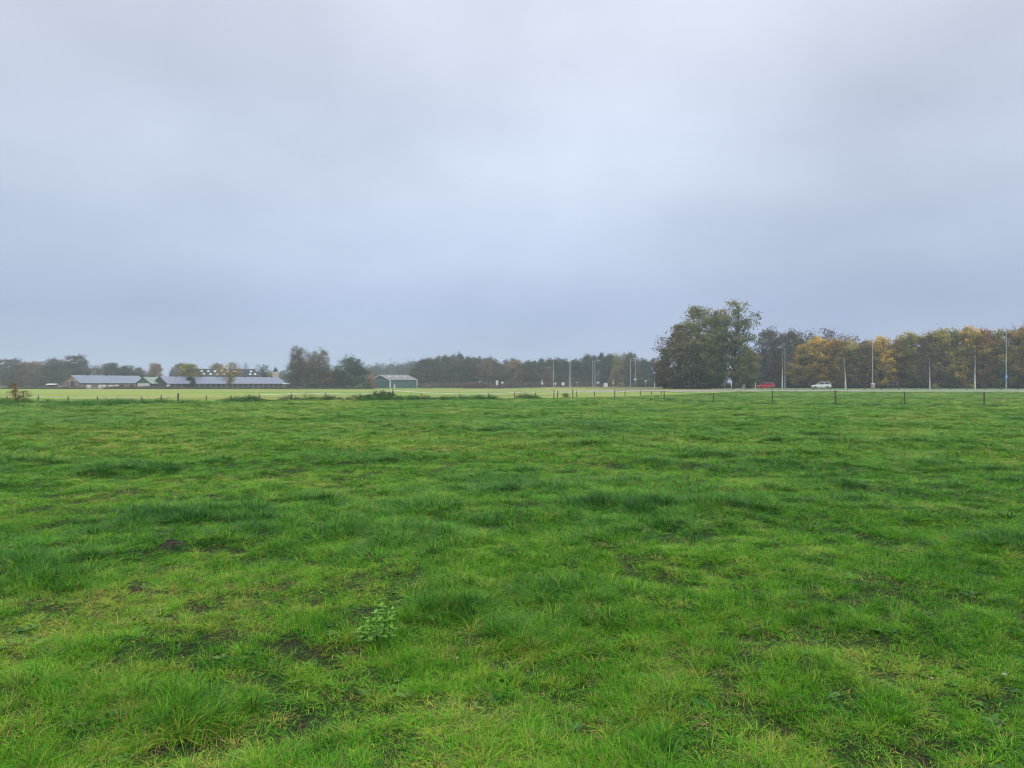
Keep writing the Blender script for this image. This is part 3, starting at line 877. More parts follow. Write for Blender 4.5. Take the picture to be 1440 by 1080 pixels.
# deep shade of the wood behind the row: trees that only show as a dark mass between the stems
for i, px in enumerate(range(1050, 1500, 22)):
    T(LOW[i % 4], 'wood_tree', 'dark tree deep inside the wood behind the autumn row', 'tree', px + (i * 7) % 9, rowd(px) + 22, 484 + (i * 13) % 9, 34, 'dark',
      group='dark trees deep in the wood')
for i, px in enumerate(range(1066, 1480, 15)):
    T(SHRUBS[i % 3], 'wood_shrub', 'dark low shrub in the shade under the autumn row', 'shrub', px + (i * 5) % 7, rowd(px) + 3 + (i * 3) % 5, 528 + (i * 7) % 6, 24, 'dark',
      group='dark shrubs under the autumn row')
T(SHRUBS[0], 'shrub', 'small olive shrub beside the second birch from the right', 'shrub', 1316, 166, 538, 11, 'olive')
T(SHRUBS[1], 'shrub', 'small olive shrub just left of the rightmost birch', 'shrub', 1367, 163, 539, 8, 'olive')
# white-stemmed birches along the road
for (px, d, yt, w, k, lab) in [(1100, 174, 487, 34, 0, 'bare birch with white stem beside the lamp post nearest the cars'),
                              (1189, 165, 482, 40, 1, 'white-stemmed birch between the white car and the lamp post with a striped bin'),
                              (1307.5, 158, 496, 34, 2, 'bare white-stemmed birch with an olive shrub on its right'),
                              (1371, 153, 480, 40, 0, 'rightmost bare birch with pale stem and purple twigs')]:
    T(BARES[k], 'birch_tree', lab, 'tree', px, d, yt, w, None)

# --- pine wood beyond the junction
PT = [(580, 513), (592, 503), (615, 497), (640, 495), (662, 498), (690, 499), (703, 506), (718, 503), (745, 506), (765, 503), (785, 502), (805, 500), (825, 497), (845, 495), (862, 497), (880, 500), (900, 501), (925, 502)]
def ptop(px): return float(np.interp(px, [p[0] for p in PT], [p[1] for p in PT]))
i = 0
for row in range(3):
    for px in np.arange(584, 930, 8.2 if row == 0 else 10.5):
        pxj = px + random.uniform(-3, 3)
        d = 318 + row * 11 + random.uniform(-4, 4)
        yt = ptop(pxj) + random.uniform(-3.0, 6.5) + (1.5 if row == 0 else 0)
        T(PINES[i % 4], 'pine_tree', 'dark green pine in the far wood behind the road lamps', 'tree', pxj, d, yt, random.uniform(11, 20), 'pine',
          group='pines of the far wood')
        i += 1
for i, (px, yt, w, mt, lab) in enumerate([
        (590, 508, 32, 'grey', 'grey-green broadleaf tree at the left tip of the far pine wood'),
        (611, 501, 36, 'dull', 'dull olive tree at the edge of the far wood, right of the green shed'),
        (634, 500, 36, 'grey', 'dull grey tree on the far wood edge above the left end of the brown hedge'),
        (660, 503, 36, 'dull', 'dull olive-brown tree on the far wood edge above the brown bush'),
        (683, 504, 34, 'brown', 'brown tree on the far wood edge left of the two round signs'),
        (704, 509, 32, 'grey', 'grey-green tree on the far wood edge above the two round signs'),
        (722, 504, 34, 'brown', 'tawny tall tree on the wood edge, right of the two round signs'),
        (746, 508, 36, 'dull', 'olive brown tree on the wood edge left of the first lamp post'),
        (769, 514, 28, 'brown', 'low brown tree on the wood edge behind the first lamp post'),
        (790, 522, 24, 'dull', 'low olive tree on the wood edge above the small white board'),
        (872, 494, 26, 'olive', 'tall yellowing tree on the wood edge left of the pair of pale lamp posts'),
        (888, 493, 26, 'grey', 'thin pale grey tree rising behind the pair of pale lamp posts'),
        (866, 512, 22, 'olive', 'yellowing small tree on the wood edge right of the big white board')]):
    T(([OAKS[0], THIN[0], OAKS[1]] if yt < 508 else LOW)[i % 3], 'edge_tree', lab, 'tree', px, 306, yt, w, mt)
for i, (px, w, yt, mt, lab) in enumerate([
        (905, 40, 531, 'green', 'dark green shrub mass right of the pair of pale lamp posts'),
        (925, 36, 532, 'dark', 'dark shrub below the blue direction sign'),
        (893, 24, 539, 'pale', 'pale green low shrub below the pair of pale lamp posts'),
        (874, 14, 537, 'olive', 'small yellowish shrub right of the big white board')]):
    T(SHRUBS[i % 3], 'shrub', lab, 'shrub', px, 262, yt, w, mt)

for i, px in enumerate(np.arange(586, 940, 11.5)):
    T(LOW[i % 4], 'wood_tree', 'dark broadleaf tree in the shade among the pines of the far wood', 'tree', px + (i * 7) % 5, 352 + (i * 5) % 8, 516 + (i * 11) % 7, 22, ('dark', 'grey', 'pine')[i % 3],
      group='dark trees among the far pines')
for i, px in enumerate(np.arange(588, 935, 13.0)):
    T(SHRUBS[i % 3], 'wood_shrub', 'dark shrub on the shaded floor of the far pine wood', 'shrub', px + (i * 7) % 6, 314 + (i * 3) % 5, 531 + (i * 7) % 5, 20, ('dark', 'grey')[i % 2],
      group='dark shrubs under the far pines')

# brown leafless hedge in front of the wood
def hedge(name, label, x0, x1, d, ytop, mat, depth=3, n=60, nl=60, lump=.25, leaf=.16, seed=0, base_d=0):
    r = np.random.default_rng(seed)
    C = []; T_ = []
    for k in range(n):
        u = r.uniform(0, 1)
        px = x0 + (x1 - x0) * u
        dd = d + r.uniform(0, depth) + base_d * u
        H = (Zp(ytop, dd)) * (1 - lump * fbm(np.array(px * .07), np.array(seed * 3.3), seed, 3)) * min(1, 6 * u + .5, 6 * (1 - u) + .5)
        xx = X(px, dd)
        m = int(nl * r.uniform(.6, 1.3))
        q = np.stack([xx + r.normal(0, .7, m), dd + r.normal(0, .6, m), np.abs(H * r.uniform(0, 1, m) ** .7 + r.normal(0, .1, m)) + gz(xx, dd)], 1)
        C.append(q); T_.append(np.clip(r.uniform(.1, .7) + r.normal(0, .15, m), 0, 1))
    C = np.concatenate(C); T_ = np.concatenate(T_)
    o0 = np.array([X((x0 + x1) / 2, d), d, 0])
    V, Fq = leaf_quads(C - o0, leaf, r)
    me = np_mesh(name, V, Fq, M[mat], {'tint': np.repeat(T_, 4)})
    o = bpy.data.objects.new(name, me); col.objects.link(o); o.location = o0
    return tag(o, label, 'hedge' if 'hedge' in name else 'bush')
hedge('hedge', 'low purple-brown hedge in front of the pine wood, right of the green shed', 588, 660, 272, 538, 'purple', n=80, seed=1)
hedge('bush', 'wide purple-brown bush bulging from the hedge left of the two round signs', 653, 692, 252, 537, 'purple', n=90, seed=2, depth=5)
hedge('hedge', 'long purple-brown hedge running behind the lamp posts and the small white board', 690, 850, 270, 538, 'purple', n=190, seed=3)
hedge('bush', 'small purple-brown bush below the two round signs', 695, 707, 246, 540.5, 'purple', n=20, seed=4)
hedge('hedge', 'low dark hedge along the front of the left brick barn', 0, 118, 228, 544, 'purple', n=110, seed=5, depth=2)
hedge('hedge', 'low purple-brown hedge before the green gabled shed and brown gable', 150, 262, 226, 543.3, 'purple', n=130, seed=6, depth=2)
hedge('hedge', 'low dark hedge along the front of the long open cowshed', 258, 520, 225, 545, 'grey', n=190, seed=7, depth=2)

# --- far wooded rise behind the green shed: one mass
def far_wood(name, label, x0, x1, d, tops, mat, n, depth=40, seed=0, leaf=.7):
    r = np.random.default_rng(seed)
    C = []; T_ = []
    for k in range(n):
        px = r.uniform(x0, x1); dd = d + r.uniform(0, depth)
        H = Zp(np.interp(px, [t[0] for t in tops], [t[1] for t in tops]) + r.uniform(-1, 2.5), d)
        m = 80
        q = r.normal(0, 1, (m, 3)) * np.array([2.2, 2.2, 1.6]); q[:, 2] += H * r.uniform(.15, .93)
        C.append(q + np.array([X(px, dd), dd, 0])); T_.append(np.clip(r.uniform(.1, .7) + r.normal(0, .12, m), 0, 1))
    C = np.concatenate(C); T_ = np.concatenate(T_)
    C[:, 2] = np.abs(C[:, 2])
    V, Fq = leaf_quads(C, leaf, r)
    me = np_mesh(name, V, Fq, M[mat], {'tint': np.repeat(T_, 4)})
    o = bpy.data.objects.new(name, me); col.objects.link(o)
    return tag(o, label, 'wood', kind='stuff')
far_wood('far_wood', 'hazy distant wood on the skyline behind the green shed', 500, 600, 520, [(500, 521), (525, 516), (550, 512), (580, 509), (600, 508)], 'pine', 300, 40, 5)
far_wood('far_wood', 'hazy distant wood low on the skyline behind the farm', 340, 480, 480, [(340, 528), (365, 526), (400, 525), (480, 524)], 'pine', 220, 30, 6)
far_wood('far_wood', 'hazy distant wood at the left edge behind the farm trees', -60, 215, 420, [(-60, 512), (60, 514), (130, 518), (200, 525), (215, 528)], 'grey', 300, 30, 7)

# --- trees round the farm
for i, (px, d, yt, w, pr, mt, lab) in enumerate([
        (-22, 300, 505, 40, OAKS[1], 'dark', 'dark tree cut off by the left edge of the picture'),
        (16, 300, 502, 44, OAKS[0], 'grey', 'leftmost whole rounded dark tree beyond the left field'),
        (44, 304, 506, 38, OAKS[1], 'brown', 'brownish rounded tree second from the left behind the field'),
        (78, 300, 502, 36, OAKS[2], 'grey', 'grey-green tree left of the tallest tree behind the brick barn'),
        (108, 292, 496.5, 38, OAKS[0], 'grey', 'tallest dark tree rising behind the brick barn gable'),
        (94, 310, 508, 34, OAKS[1], 'dark', 'dark tree filling in behind the brick barn gable'),
        (60, 312, 512, 40, LOW[1], 'dark', 'dark low tree behind the brownish rounded trees at left'),
        (28, 314, 512, 40, LOW[0], 'dark', 'dark low tree behind the leftmost rounded trees'),
        (138, 310, 509, 22, BAREBIG[1], None, 'bare grey tree standing above the middle of the brick barn roof'),
        (158, 305, 508, 28, OAKS[1], 'green', 'green bushy tree behind the right half of the brick barn roof'),
        (178, 310, 512, 26, OAKS[2], 'green', 'smaller green tree beside the green bushy tree behind the barn roof'),
        (196, 315, 515, 20, OAKS[0], 'grey', 'small hazy tree just left of the green gabled shed roof'),
        (219, 290, 508.5, 22, OAKS[2], 'brown', 'round brown tree standing left of the dark farmhouse roof'),
        (253, 300, 509, 28, OAKS[1], 'green', 'green tree rising behind the left end of the farmhouse roof'),
        (265, 244, 509, 36, OAKS[0], 'olive', 'round olive-brown tree in front of the farmhouse roof'),
        (306, 305, 509, 24, OAKS[2], 'brown', 'rounded brown tree behind the farmhouse roof skylights'),
        (324, 231, 509, 42, THIN[1], 'yellow', 'half bare tree with yellow leaves in front of the long cowshed roof'),
        (330, 300, 505, 26, BAREBIG[0], None, 'tall leafless tree spreading above the yellow-leaved tree'),
        (346, 305, 506, 16, BAREBIG[1], None, 'leafless tree at the right end of the farmhouse roof'),
        (369, 300, 511, 22, THIN[0], 'green', 'small green thin-crowned tree left of the round silo'),
        (382, 300, 520, 14, LOW[3], 'olive', 'low olive bush-like tree touching the left side of the silo'),
        (418, 236, 484.5, 40, WEEP[0], 'tan', 'tall drooping brown birch, left one of the pair beyond the cowshed end'),
        (449, 238, 486, 38, WEEP[1], 'tan', 'drooping brown birch with thinner crown, right one of the pair'),
        (433, 246, 491, 34, THIN[0], 'tan', 'thin brown tree standing between and behind the two drooping birches'),
        (492, 238, 497, 55, WILLOW, 'green', 'broad round green tree between the drooping birches and the green shed'),
        (268, 231, 528.5, 14, CONE, 'dark', 'dark clipped conifer in front of the long cowshed')]):
    T(pr, 'farm_tree', lab, 'tree', px, d, yt, w, mt)
for i, (px, d, yt, w, mt, lab) in enumerate([
        (440, 232, 537, 30, 'dark', 'dark shrub under the right drooping birch'),
        (463, 234, 533, 28, 'green', 'green shrub between the drooping birch and the broad green tree'),
        (480, 232, 531, 26, 'dark', 'dark green shrub at the left foot of the broad green tree'),
        (489, 229, 540.5, 10, 'pale', 'pale green low shrub below the broad green tree'),
        (505, 230, 539.5, 16, 'pale', 'pale green low shrub left of the green shed'),
        (520, 262, 524, 18, 'rust', 'rusty red shrub at the left corner of the green shed'),
        (517, 236, 536, 12, 'green', 'green shrub against the left wall of the green shed'),
        (52, 232, 541, 30, 'green', 'low green shrub left of the brick barn'),
        (600, 280, 540, 16, 'olive', 'low olive shrub just right of the green shed')]):
    T(SHRUBS[i % 3], 'shrub', lab, 'shrub', px, d, yt, w, mt)

# ------------------------------------------------------------------ farm buildings
def span(px0, d, theta, px1, px2):
    """width and length of a building whose near corner stands at px0, far gable corner at px1, far end at px2"""
    x0 = X(px0, d); th = RAD(theta); k1 = (px1 - 720) / F; k2 = (px2 - 720) / F
    return (x0 - k1 * d) / (math.sin(th) + k1 * math.cos(th)), (k2 * d - x0) / (math.cos(th) - k2 * math.sin(th))

def frame_at(px, d, theta):
    x = X(px, d)
    return (x, d, gz(x, d)), theta

def gable_building(name, label, cat, px, d, theta, L, W, hn, hf, hr, rp, wall, roof, gable=None, over=.3, trim=None):
    """local x along the ridge, y across from the near eave; rp = ridge position as a share of the width"""
    loc, th = frame_at(px, d, RAD(theta))
    root = thing(name, label, cat, loc, th)
    yr = W * rp
    w = MB()
    prof = [(0, 0), (W, 0), (W, hf), (yr, hr - .05), (0, hn)]
    n = len(prof)
    vs = [(0, p[0], p[1]) for p in prof] + [(L, p[0], p[1]) for p in prof]
    fs = [tuple(range(n))[::-1], tuple(range(n, 2 * n)), (0, n, n + 4, 4), (1, 2, n + 2, n + 1)]
    w.add(vs, fs); w.build('wall', wall, root)
    if gable is not None:
        g = MB(); t = .02
        kz = hn + (hr - hn) * .12
        yl = yr * (kz - hn) / max(hr - .05 - hn, .01); yf = yr + (W - yr) * (hr - .05 - kz) / max(hr - .05 - hf, .01)
        g.add([(-t, yl + .05, kz), (-t, yf - .05, kz), (-t, yr, hr - .12)], [(2, 1, 0)])
        g.add([(-.004, yl + .05, kz), (-.004, yf - .05, kz), (-.004, yr, hr - .12)], [(0, 1, 2)])
        g.build('gable_boarding', gable, root)
    rf = MB(); tk = .12
    for (ya, za, yb, zb) in ((-over, hn - over * (hr - hn) / yr, yr, hr), (W + over, hf - over * (hr - hf) / (W - yr), yr, hr)):
        a = [(-over, ya, za), (L + over, ya, za), (L + over, yb, zb), (-over, yb, zb)]
        b = [(p_[0], p_[1], p_[2] + tk) for p_ in a]
        rf.add(a + b, [(3, 2, 1, 0), (4, 5, 6, 7), (0, 1, 5, 4), (1, 2, 6, 5), (2, 3, 7, 6), (3, 0, 4, 7)])
    r_ = rf.build('roof', roof, root)
    if trim is not None:
        for xx in (-over - .06, L + over + .06):
            t = MB()
            for (ya, za, yb, zb) in ((-over, hn - over * (hr - hn) / yr, yr, hr), (W + over, hf - over * (hr - hf) / (W - yr), yr, hr)):
                c = Vector((xx, (ya + yb) / 2, (za + zb) / 2 + .03)); ln = math.hypot(yb - ya, zb - za)
                t.box(c, (.1, ln, .24), rx=math.atan2(zb - za, yb - ya))
            t.build('barge_board', trim, root)
    return root, r_

def on_gable(root, name, m, y0, y1, z0, z1, t=.06, x=0):
    b = MB(); b.box((x - t / 2 - .003, (y0 + y1) / 2, (z0 + z1) / 2), (t, y1 - y0, z1 - z0)); return b.build(name, m, root)
def on_side(root, name, m, x0, x1, z0, z1, t=.06, y=0):
    b = MB(); b.box(((x0 + x1) / 2, y - t / 2 - .003, (z0 + z1) / 2), (x1 - x0, t, z1 - z0)); return b.build(name, m, root)
def on_roof(root, name, m, W, rp, hn, hr, x0, s0, wx, ws, parent=None):
    """flat pane lying on the near roof slope; s0 = share of the way from eave to ridge"""
    yr = W * rp; a = math.atan2(hr - hn, yr); ln = math.hypot(yr, hr - hn)
    c = Vector((x0, yr * s0, hn + (hr - hn) * s0 + .12 / math.cos(a) + .02))
    b = MB(); b.box(c, (wx, ws, .06), rx=a); return b.build(name, m, parent or root)

# brick barn at left
WA, LA = span(113.5, 231, 58, 83, 206)
bA, bA_roof = gable_building('brick_barn', 'long brick barn with pale blue-grey roof and glazed gable at the far left', 'barn', 113.5, 231, 58, LA, WA, 1.95, .9, 4.35, .4,
                             M['brick'], M['fibre_blue'], M['brick_orange'])
for (a, b_) in ((2.6, 4.1), (6.2, 7.6)):
    w_ = on_gable(bA, 'window', M['white'], a, b_, .5, 2.7)
    on_gable(bA, 'pane', M['glass'], a + .15, a + .58, .7, 2.5, .04, x=-.066).parent = w_
    on_gable(bA, 'pane', M['glass'], a + .72, b_ - .15, .7, 2.5, .04, x=-.066).parent = w_
on_gable(bA, 'door', M['thatch'], 4.3, 6.0, 0, 2.5)
on_gable(bA, 'side_panel', M['white'], WA - 2.2, WA - .05, 0, .95)
for k in range(5): on_side(bA, 'window', M['glass'], 2 + k * 3.5, 3.4 + k * 3.5, .7, 1.35)
for k in range(3):
    b = MB(); b.lathe([(.22, 0), (.22, .5), (.34, .5), (.34, .62), (.05, .72)], (5 + k * 6, WA * .4, 4.4), 10); b.build('roof_vent', M['black'], bA_roof)
# green gabled shed
WG, LG = span(214, 234, 58, 191, 240)
bG, _ = gable_building('green_gabled_shed', 'small shed with green roof and wide white door between the two long barns', 'shed', 214, 234, 58, 16, WG, 1.7, 1.7, 3.75, .5,
                       M['dark_wood'], M['green_roof'], M['green_wall'])
on_gable(bG, 'door', M['white'], 1.5, WG - 1.0, 0, 1.85)
for k in range(4): on_gable(bG, 'door_post', M['sign_back'], 2.6 + k * 1.4, 2.68 + k * 1.4, .02, 1.83, .03, x=-.066)
# long cowshed
WB, LB = span(236.5, 231, 48, 213.5, 402)
bB, bB_roof = gable_building('cowshed', 'very long open cowshed with pale blue roof and white posts', 'barn', 236.5, 231, 48, LB, WB, 1.75, 1.75, 3.95, .45, M['dark_wall'], M['fibre_blue2'], M['dark_wood'], .35)
on_gable(bB, 'boarding', M['dark_wood'], .15, WB - .2, .02, 1.7)
for k in range(22): on_side(bB, 'post', M['post_grey'], .4 + k * 1.9, .50 + k * 1.9, .0, 1.62, .12)
on_side(bB, 'low_wall', M['dark_wood'], 1, LB - 1, .0, .5, .1)
b = MB(); b.box((-.2, -.5, .8), (.9, .2, 1.2)); b.build('white_door', M['white'], bB)
for k in range(5):
    b = MB(); b.lathe([(.2, 0), (.2, .4), (.3, .4), (.05, .55)], (5 + k * 8, WB * .45, 4.0), 10); b.build('roof_vent', M['black'], bB_roof)
# farmhouse with big dark roof
loc, th = frame_at(238, 272, RAD(16))
fh = thing('farmhouse', 'big farmhouse with dark hipped roof and rows of white skylights behind the cowshed', 'house', loc, th)
L_, W_, hn_, hr_ = 33.0, 13.0, 2.8, 7.5
w = MB(); w.box((L_ / 2, W_ / 2, hn_ / 2), (L_, W_, hn_)); w.build('wall', M['brick'], fh)
rf = MB(); o_ = .5
rf.add([(-o_, -o_, hn_ - .3), (L_ + o_, -o_, hn_ - .3), (L_ + o_, W_ + o_, hn_ - .3), (-o_, W_ + o_, hn_ - .3),
        (1.6, W_ / 2, hr_), (L_ - 3.2, W_ / 2, hr_), (-o_, 3.3, 5.7), (-o_, W_ - 3.3, 5.7)],
       [(0, 1, 5, 4, 6), (2, 3, 7, 4, 5), (1, 2, 5), (4, 7, 6), (3, 2, 1, 0)])
fr = rf.build('roof', M['thatch'], fh)
g = MB(); g.add([(-o_ + .02, .5, hn_ - .28), (-o_ + .02, W_ - .5, hn_ - .28), (-o_ + .02, W_ - 3.4, 5.66), (-o_ + .02, 3.4, 5.66)], [(3, 2, 1, 0)])
g.build('gable_boarding', M['dark_wood'], fh)
yr = W_ / 2; a_ = math.atan2(hr_ - hn_ + .3, yr + .5)
def fh_sky(x0, s):
    b = MB(); yy = -o_ + (yr + o_) * s; zz = hn_ - .3 + (hr_ - hn_ + .3) * s
    b.box((x0, yy - .02, zz + .05), (.8, .85, .1), rx=a_); b.build('skylight', M['skylight'], fr)
for k, x0 in enumerate((10.6, 13.0, 15.4, 17.8, 20.2, 22.6, 28.6)): fh_sky(x0, .80)
for k, x0 in enumerate((11.6, 14.0, 16.4, 18.8, 21.2, 28.4, 30.2)): fh_sky(x0, .58)
b = MB(); b.box((6.5, W_ / 2 + .2, hr_ + .2), (.8, .7, 1.6)); b.build('chimney', M['brick'], fr)
# silo
xs_, ds_ = X(387.5, 286), 286
si = thing('silo', 'round beige silo with dark conical cap beyond the cowshed roof', 'silo', (xs_, ds_, gz(xs_, ds_)))
b = MB(); b.lathe([(1.25, 0), (1.25, 6.3)], (0, 0, 0), 20); b.build('body', M['beige'], si, True)
b = MB(); b.lathe([(1.3, 0), (1.3, .25)], (0, 0, 6.1), 20); b.build('rim', M['white'], si)
b = MB(); b.lathe([(1.1, 6.36), (.6, 7.4), (.05, 8.4)], (0, 0, 0), 20); b.build('cap', M['thatch'], si)
# green shed
WH, LH = span(548.7, 268, 47, 522, 586)
bH, bH_roof = gable_building('green_shed', 'dark green metal shed with white corner trim and three skylights', 'shed', 548.7, 268, 47, LH, WH, 3.1, 3.1, 5.0, .5,
                             M['green_wall'], M['grey_roof'], None, .2, M['white'])
for (x0, y0) in ((0, 0), (0, WH), (LH, 0)):
    b = MB(); b.box((x0 + (-.06 if x0 == 0 else .06), y0 + (-.06 if y0 == 0 else .06), 1.52), (.3, .3, 3.0)); b.build('corner_trim', M['white'], bH)
for x0 in (2.4, 5.9, 9.7): on_roof(bH, 'skylight', M['skylight'], WH, .5, 3.1, 5.0, x0, .66, 1.1, 1.0, bH_roof)
d_ = on_side(bH, 'door', M['white'], 1.6, 2.3, 0, 1.5)
on_side(bH, 'pane', M['sign_back'], 1.75, 2.15, .8, 1.35, .03, y=-.066).parent = d_
g_ = on_gable(bH, 'sliding_door', M['green_wall'], 2.2, WH - 2.2, 0, 3.0, .08)
on_gable(bH, 'door_rail', M['sign_back'], 1.8, WH - 1.8, 3.02, 3.12, .1)
# house with a red roof half hidden behind the birches, low lean-to
bR, _ = gable_building('house', 'small house with red tiled roof half hidden behind the drooping birches', 'house', 441, 258, 12, 8, 6, 2.0, 2.0, 4.9, .5, M['brick'], M['red_tile'], M['dark_wood'])
for k in range(3): on_side(bR, 'window', M['white'], 1 + k * 2.4, 2.2 + k * 2.4, .6, 1.7)
bL, _ = gable_building('field_shelter', 'low shelter with pale flat roof at the right end of the cowshed', 'shed', 399, 246, 8, 3.2, 2.5, 1.6, 1.4, 1.75, .5, M['beige'], M['white'])
on_side(bL, 'shade_panel', M['dark_wall'], .5, 2.6, 0, 1.2)  # dark panel on the uncut wall stands in for the shaded inside
bS, _ = gable_building('lean_to', 'small white-roofed lean-to in the shrubs left of the brick barn', 'shed', 66, 246, 8, 2.6, 2, 1.4, 1.2, 1.6, .5, M['dark_wall'], M['white'])
on_side(bS, 'shade_panel', M['black'], .4, 2.1, 0, 1.1)  # black panel gives the lean-to its shaded inside by colour alone

# wrapped bales in front of the barn
for (px, d, r_, lab) in [(125, 229.5, .72, 'single pale wrapped bale nearest the brick barn gable'), (141, 230, .6, 'pale wrapped bale, left of the touching pair before the brick barn'),
                         (146.5, 230.4, .6, 'pale wrapped bale, right of the touching pair before the brick barn'), (156, 229.6, .7, 'pale wrapped bale left of the whitest bale before the barn'),
                         (164, 229.2, .75, 'whitest wrapped bale, beside the green gabled shed')]:
    x = X(px, d)
    b = MB(); b.lathe([(r_ * .82, 0), (r_ * .97, .1), (r_, .3), (r_, 1.0), (r_ * .95, 1.2), (r_ * .8, 1.3)], (0, 0, 0), 16)
    o = b.build('wrapped_bale', M['wrap'], None, True); o.location = (x, d, gz(x, d))
    tag(o, lab, 'bale', 'wrapped bales before the brick barn')

# ------------------------------------------------------------------ cars
def loft(mb, st):
    """stations: (x, zbot, ztop, halfwidth_bot, halfwidth_top)"""
    o = len(mb.v)
    for (x, z0, z1, w0, w1) in st:
        zm = z0 + (z1 - z0) * .55; wm = max(w0, w1) * 1.02
        mb.v += [(x, -w0, z0), (x, -wm, zm), (x, -w1, z1), (x, w1, z1), (x, wm, zm), (x, w0, z0)]
    n = 6
    for i in range(len(st) - 1):
        for k in range(n):
            k2 = (k + 1) % n
            mb.f.append((o + i * n + k, o + i * n + k2, o + (i + 1) * n + k2, o + (i + 1) * n + k))
    mb.f.append(tuple(o + k for k in range(n))[::-1]); mb.f.append(tuple(o + (len(st) - 1) * n + k for k in range(n)))

def car(name, label, paint, px, d, heading, suv=False, zb=None):
    x = X(px, d)
    root = thing(name, label, 'car', (x, d, gz(x, d) + .03), heading)
    H = 1.62 if suv else 1.46; belt = .98 if suv else .90; c0 = .26
    b = MB()
    loft(b, [(-2.12, .45, .85, .74, .70), (-2.05, .32, belt - .02, .82, .78), (-1.5, c0, belt + .02, .86, .82), (-.4, c0, belt, .87, .84), (.75, c0, belt - .02, .87, .82),
             (1.5, c0, belt - .12, .86, .76), (1.95, .30, belt - .24, .80, .68), (2.12, .42, .62, .68, .60)])
    b.build('body', paint, root, False)
    r_ = MB(); loft(r_, [(-1.72, H - .20, H - .12, .62, .58), (-1.35, H - .09, H - .03, .64, .60), (-.4, H - .06, H, .65, .60), (.25, H - .10, H - .04, .63, .58)])
    r_.build('roof', paint, root)
    for (xa, za, xb, zb_) in ((-2.0, belt - .04, -1.66, H - .14), (-.62, belt, -.58, H - .05), (.98, belt - .04, .24, H - .08)):
        for s in (-1, 1):
            p_ = MB(); p_.tube([(xa, s * .80, za), (xb, s * .61, zb_)], [.055, .045], 5); p_.build('pillar', paint, root)
    gl = lambda vs, nm: (lambda q: (q.add(vs, [(0, 1, 2, 3)]), q.build(nm, M['glass'], root)))(MB())
    for s in (-1, 1):
        gl([(-1.9, s * .79, belt - .02), (-.62, s * .81, belt), (-.6, s * .625, H - .07), (-1.62, s * .61, H - .14)], 'side_window')
        gl([(-.58, s * .81, belt), (.92, s * .79, belt - .03), (.24, s * .61, H - .09), (-.56, s * .625, H - .07)], 'side_window')
    gl([(.98, -.76, belt - .03), (.98, .76, belt - .03), (.26, .58, H - .08), (.26, -.58, H - .08)], 'windscreen')
    gl([(-2.0, .74, belt - .02), (-2.0, -.74, belt - .02), (-1.7, -.58, H - .14), (-1.7, .58, H - .14)], 'rear_window')
    for sx in (-1.30, 1.32):
        for s in (-1, 1):
            t = MB(); t.tube([(sx, s * .66, .33), (sx, s * .88, .33)], [.33, .33], 18); ty = t.build('wheel', M['black'], root)
            t = MB(); t.tube([(sx, s * .88, .33), (sx, s * .895, .33)], [.2, .18], 12); t.build('rim', M['galv'], ty)
    for s in (-1, 1):
        t = MB(); t.box((2.02, s * .52, .66), (.14, .3, .14)); t.build('headlight', M['skylight'], root)
        t = MB(); t.box((-2.09, s * .62, .82), (.10, .22, .3)); t.build('tail_light', M['red_sign'], root)
        t = MB(); t.box((.85, s * .93, belt + .06), (.14, .14, .12)); t.build('mirror', paint, root)
    t = MB(); t.box((-2.13, 0, .46), (.1, 1.3, .18)); t.build('bumper', M['black'], root)
    t = MB(); t.box((-2.14, 0, .66), (.03, .5, .11)); t.build('number_plate', M['yellow_sign'], root)
    return root
M['car_white'] = solid('car_paint_white', (.72, .73, .75), .25, 0, .5, var=.03, coat=.6)
M['car_red'] = solid('car_paint_red', (.72, .02, .05), .25, 0, .5, var=.05, coat=.6)
rd = lambda px, d: (X(px, d), d)
def road_heading(px, d):
    x, y = rd(px, d)
    i = min(range(1, len(road_line) - 1), key=lambda k: (road_line[k].x - x) ** 2 + (road_line[k].y - y) ** 2)
    t = road_line[i + 1] - road_line[i - 1]
    return math.atan2(t.y, t.x), road_line[i]
hd, _ = road_heading(1155, 168)
car('white_car', 'white car driving away to the left on the road before the yellow trees', M['car_white'], 1155, 168, RAD(158), True)
car('red_car', 'red car on the road right of the big oak clump', M['car_red'], 1077, 180, RAD(146))

# ------------------------------------------------------------------ lamps, signs, bollards
def lamp(px, d, ytop, arms, label, rz=0, sign=None, group='street lamps along the road'):
    x = X(px, d); z0 = gz(x, d); H = Zp(ytop, d) - z0
    root = thing('street_lamp', label, 'street lamp', (x, d, z0), rz, group)
    b = MB(); b.tube([(0, 0, 0), (0, 0, 1.3), (0, 0, 1.31), (0, 0, H)], [.12, .12, .095, .055], 10); b.build('pole', M['pole'], root, False)
    for s in arms:
        b = MB(); b.tube([(0, 0, H - .12), (s * .5, 0, H + .12), (s * 1.25, 0, H + .22)], [.04, .035, .03], 6); a = b.build('arm', M['pole'], root)
        b = MB(); b.box((s * 1.55, 0, H + .22), (.75, .26, .14), ry=-s * .08, taper=.7); b.build('lamp_head', M['sign_back'], a)
    b = MB(); b.box((0, -.115, .65), (.12, .03, .4)); b.build('hatch', M['sign_back'], root)
    return root
lamp(778.3, 256, 506, (-1,), 'lamp post standing alone left of the small white board')
lamp(800.5, 268, 508, (-1,), 'shorter far lamp post tight beside a taller one right of the small white board')
lamp(802.6, 246, 502, (1,), 'taller near lamp post of the close pair right of the small white board', 1.2)
lamp(833.6, 258, 507, (1,), 'left post of the close lamp pair before the big white board', .15)
lamp(836.6, 246, 508, (1,), 'right post of the close lamp pair, its arm pointing right over the big white board')
lamp(886.6, 240, 505, (1,), 'left of two pale lamp posts left of the blue direction sign')
lamp(893.4, 262, 507.5, (-1,), 'far lamp post with a white box sign at its foot')
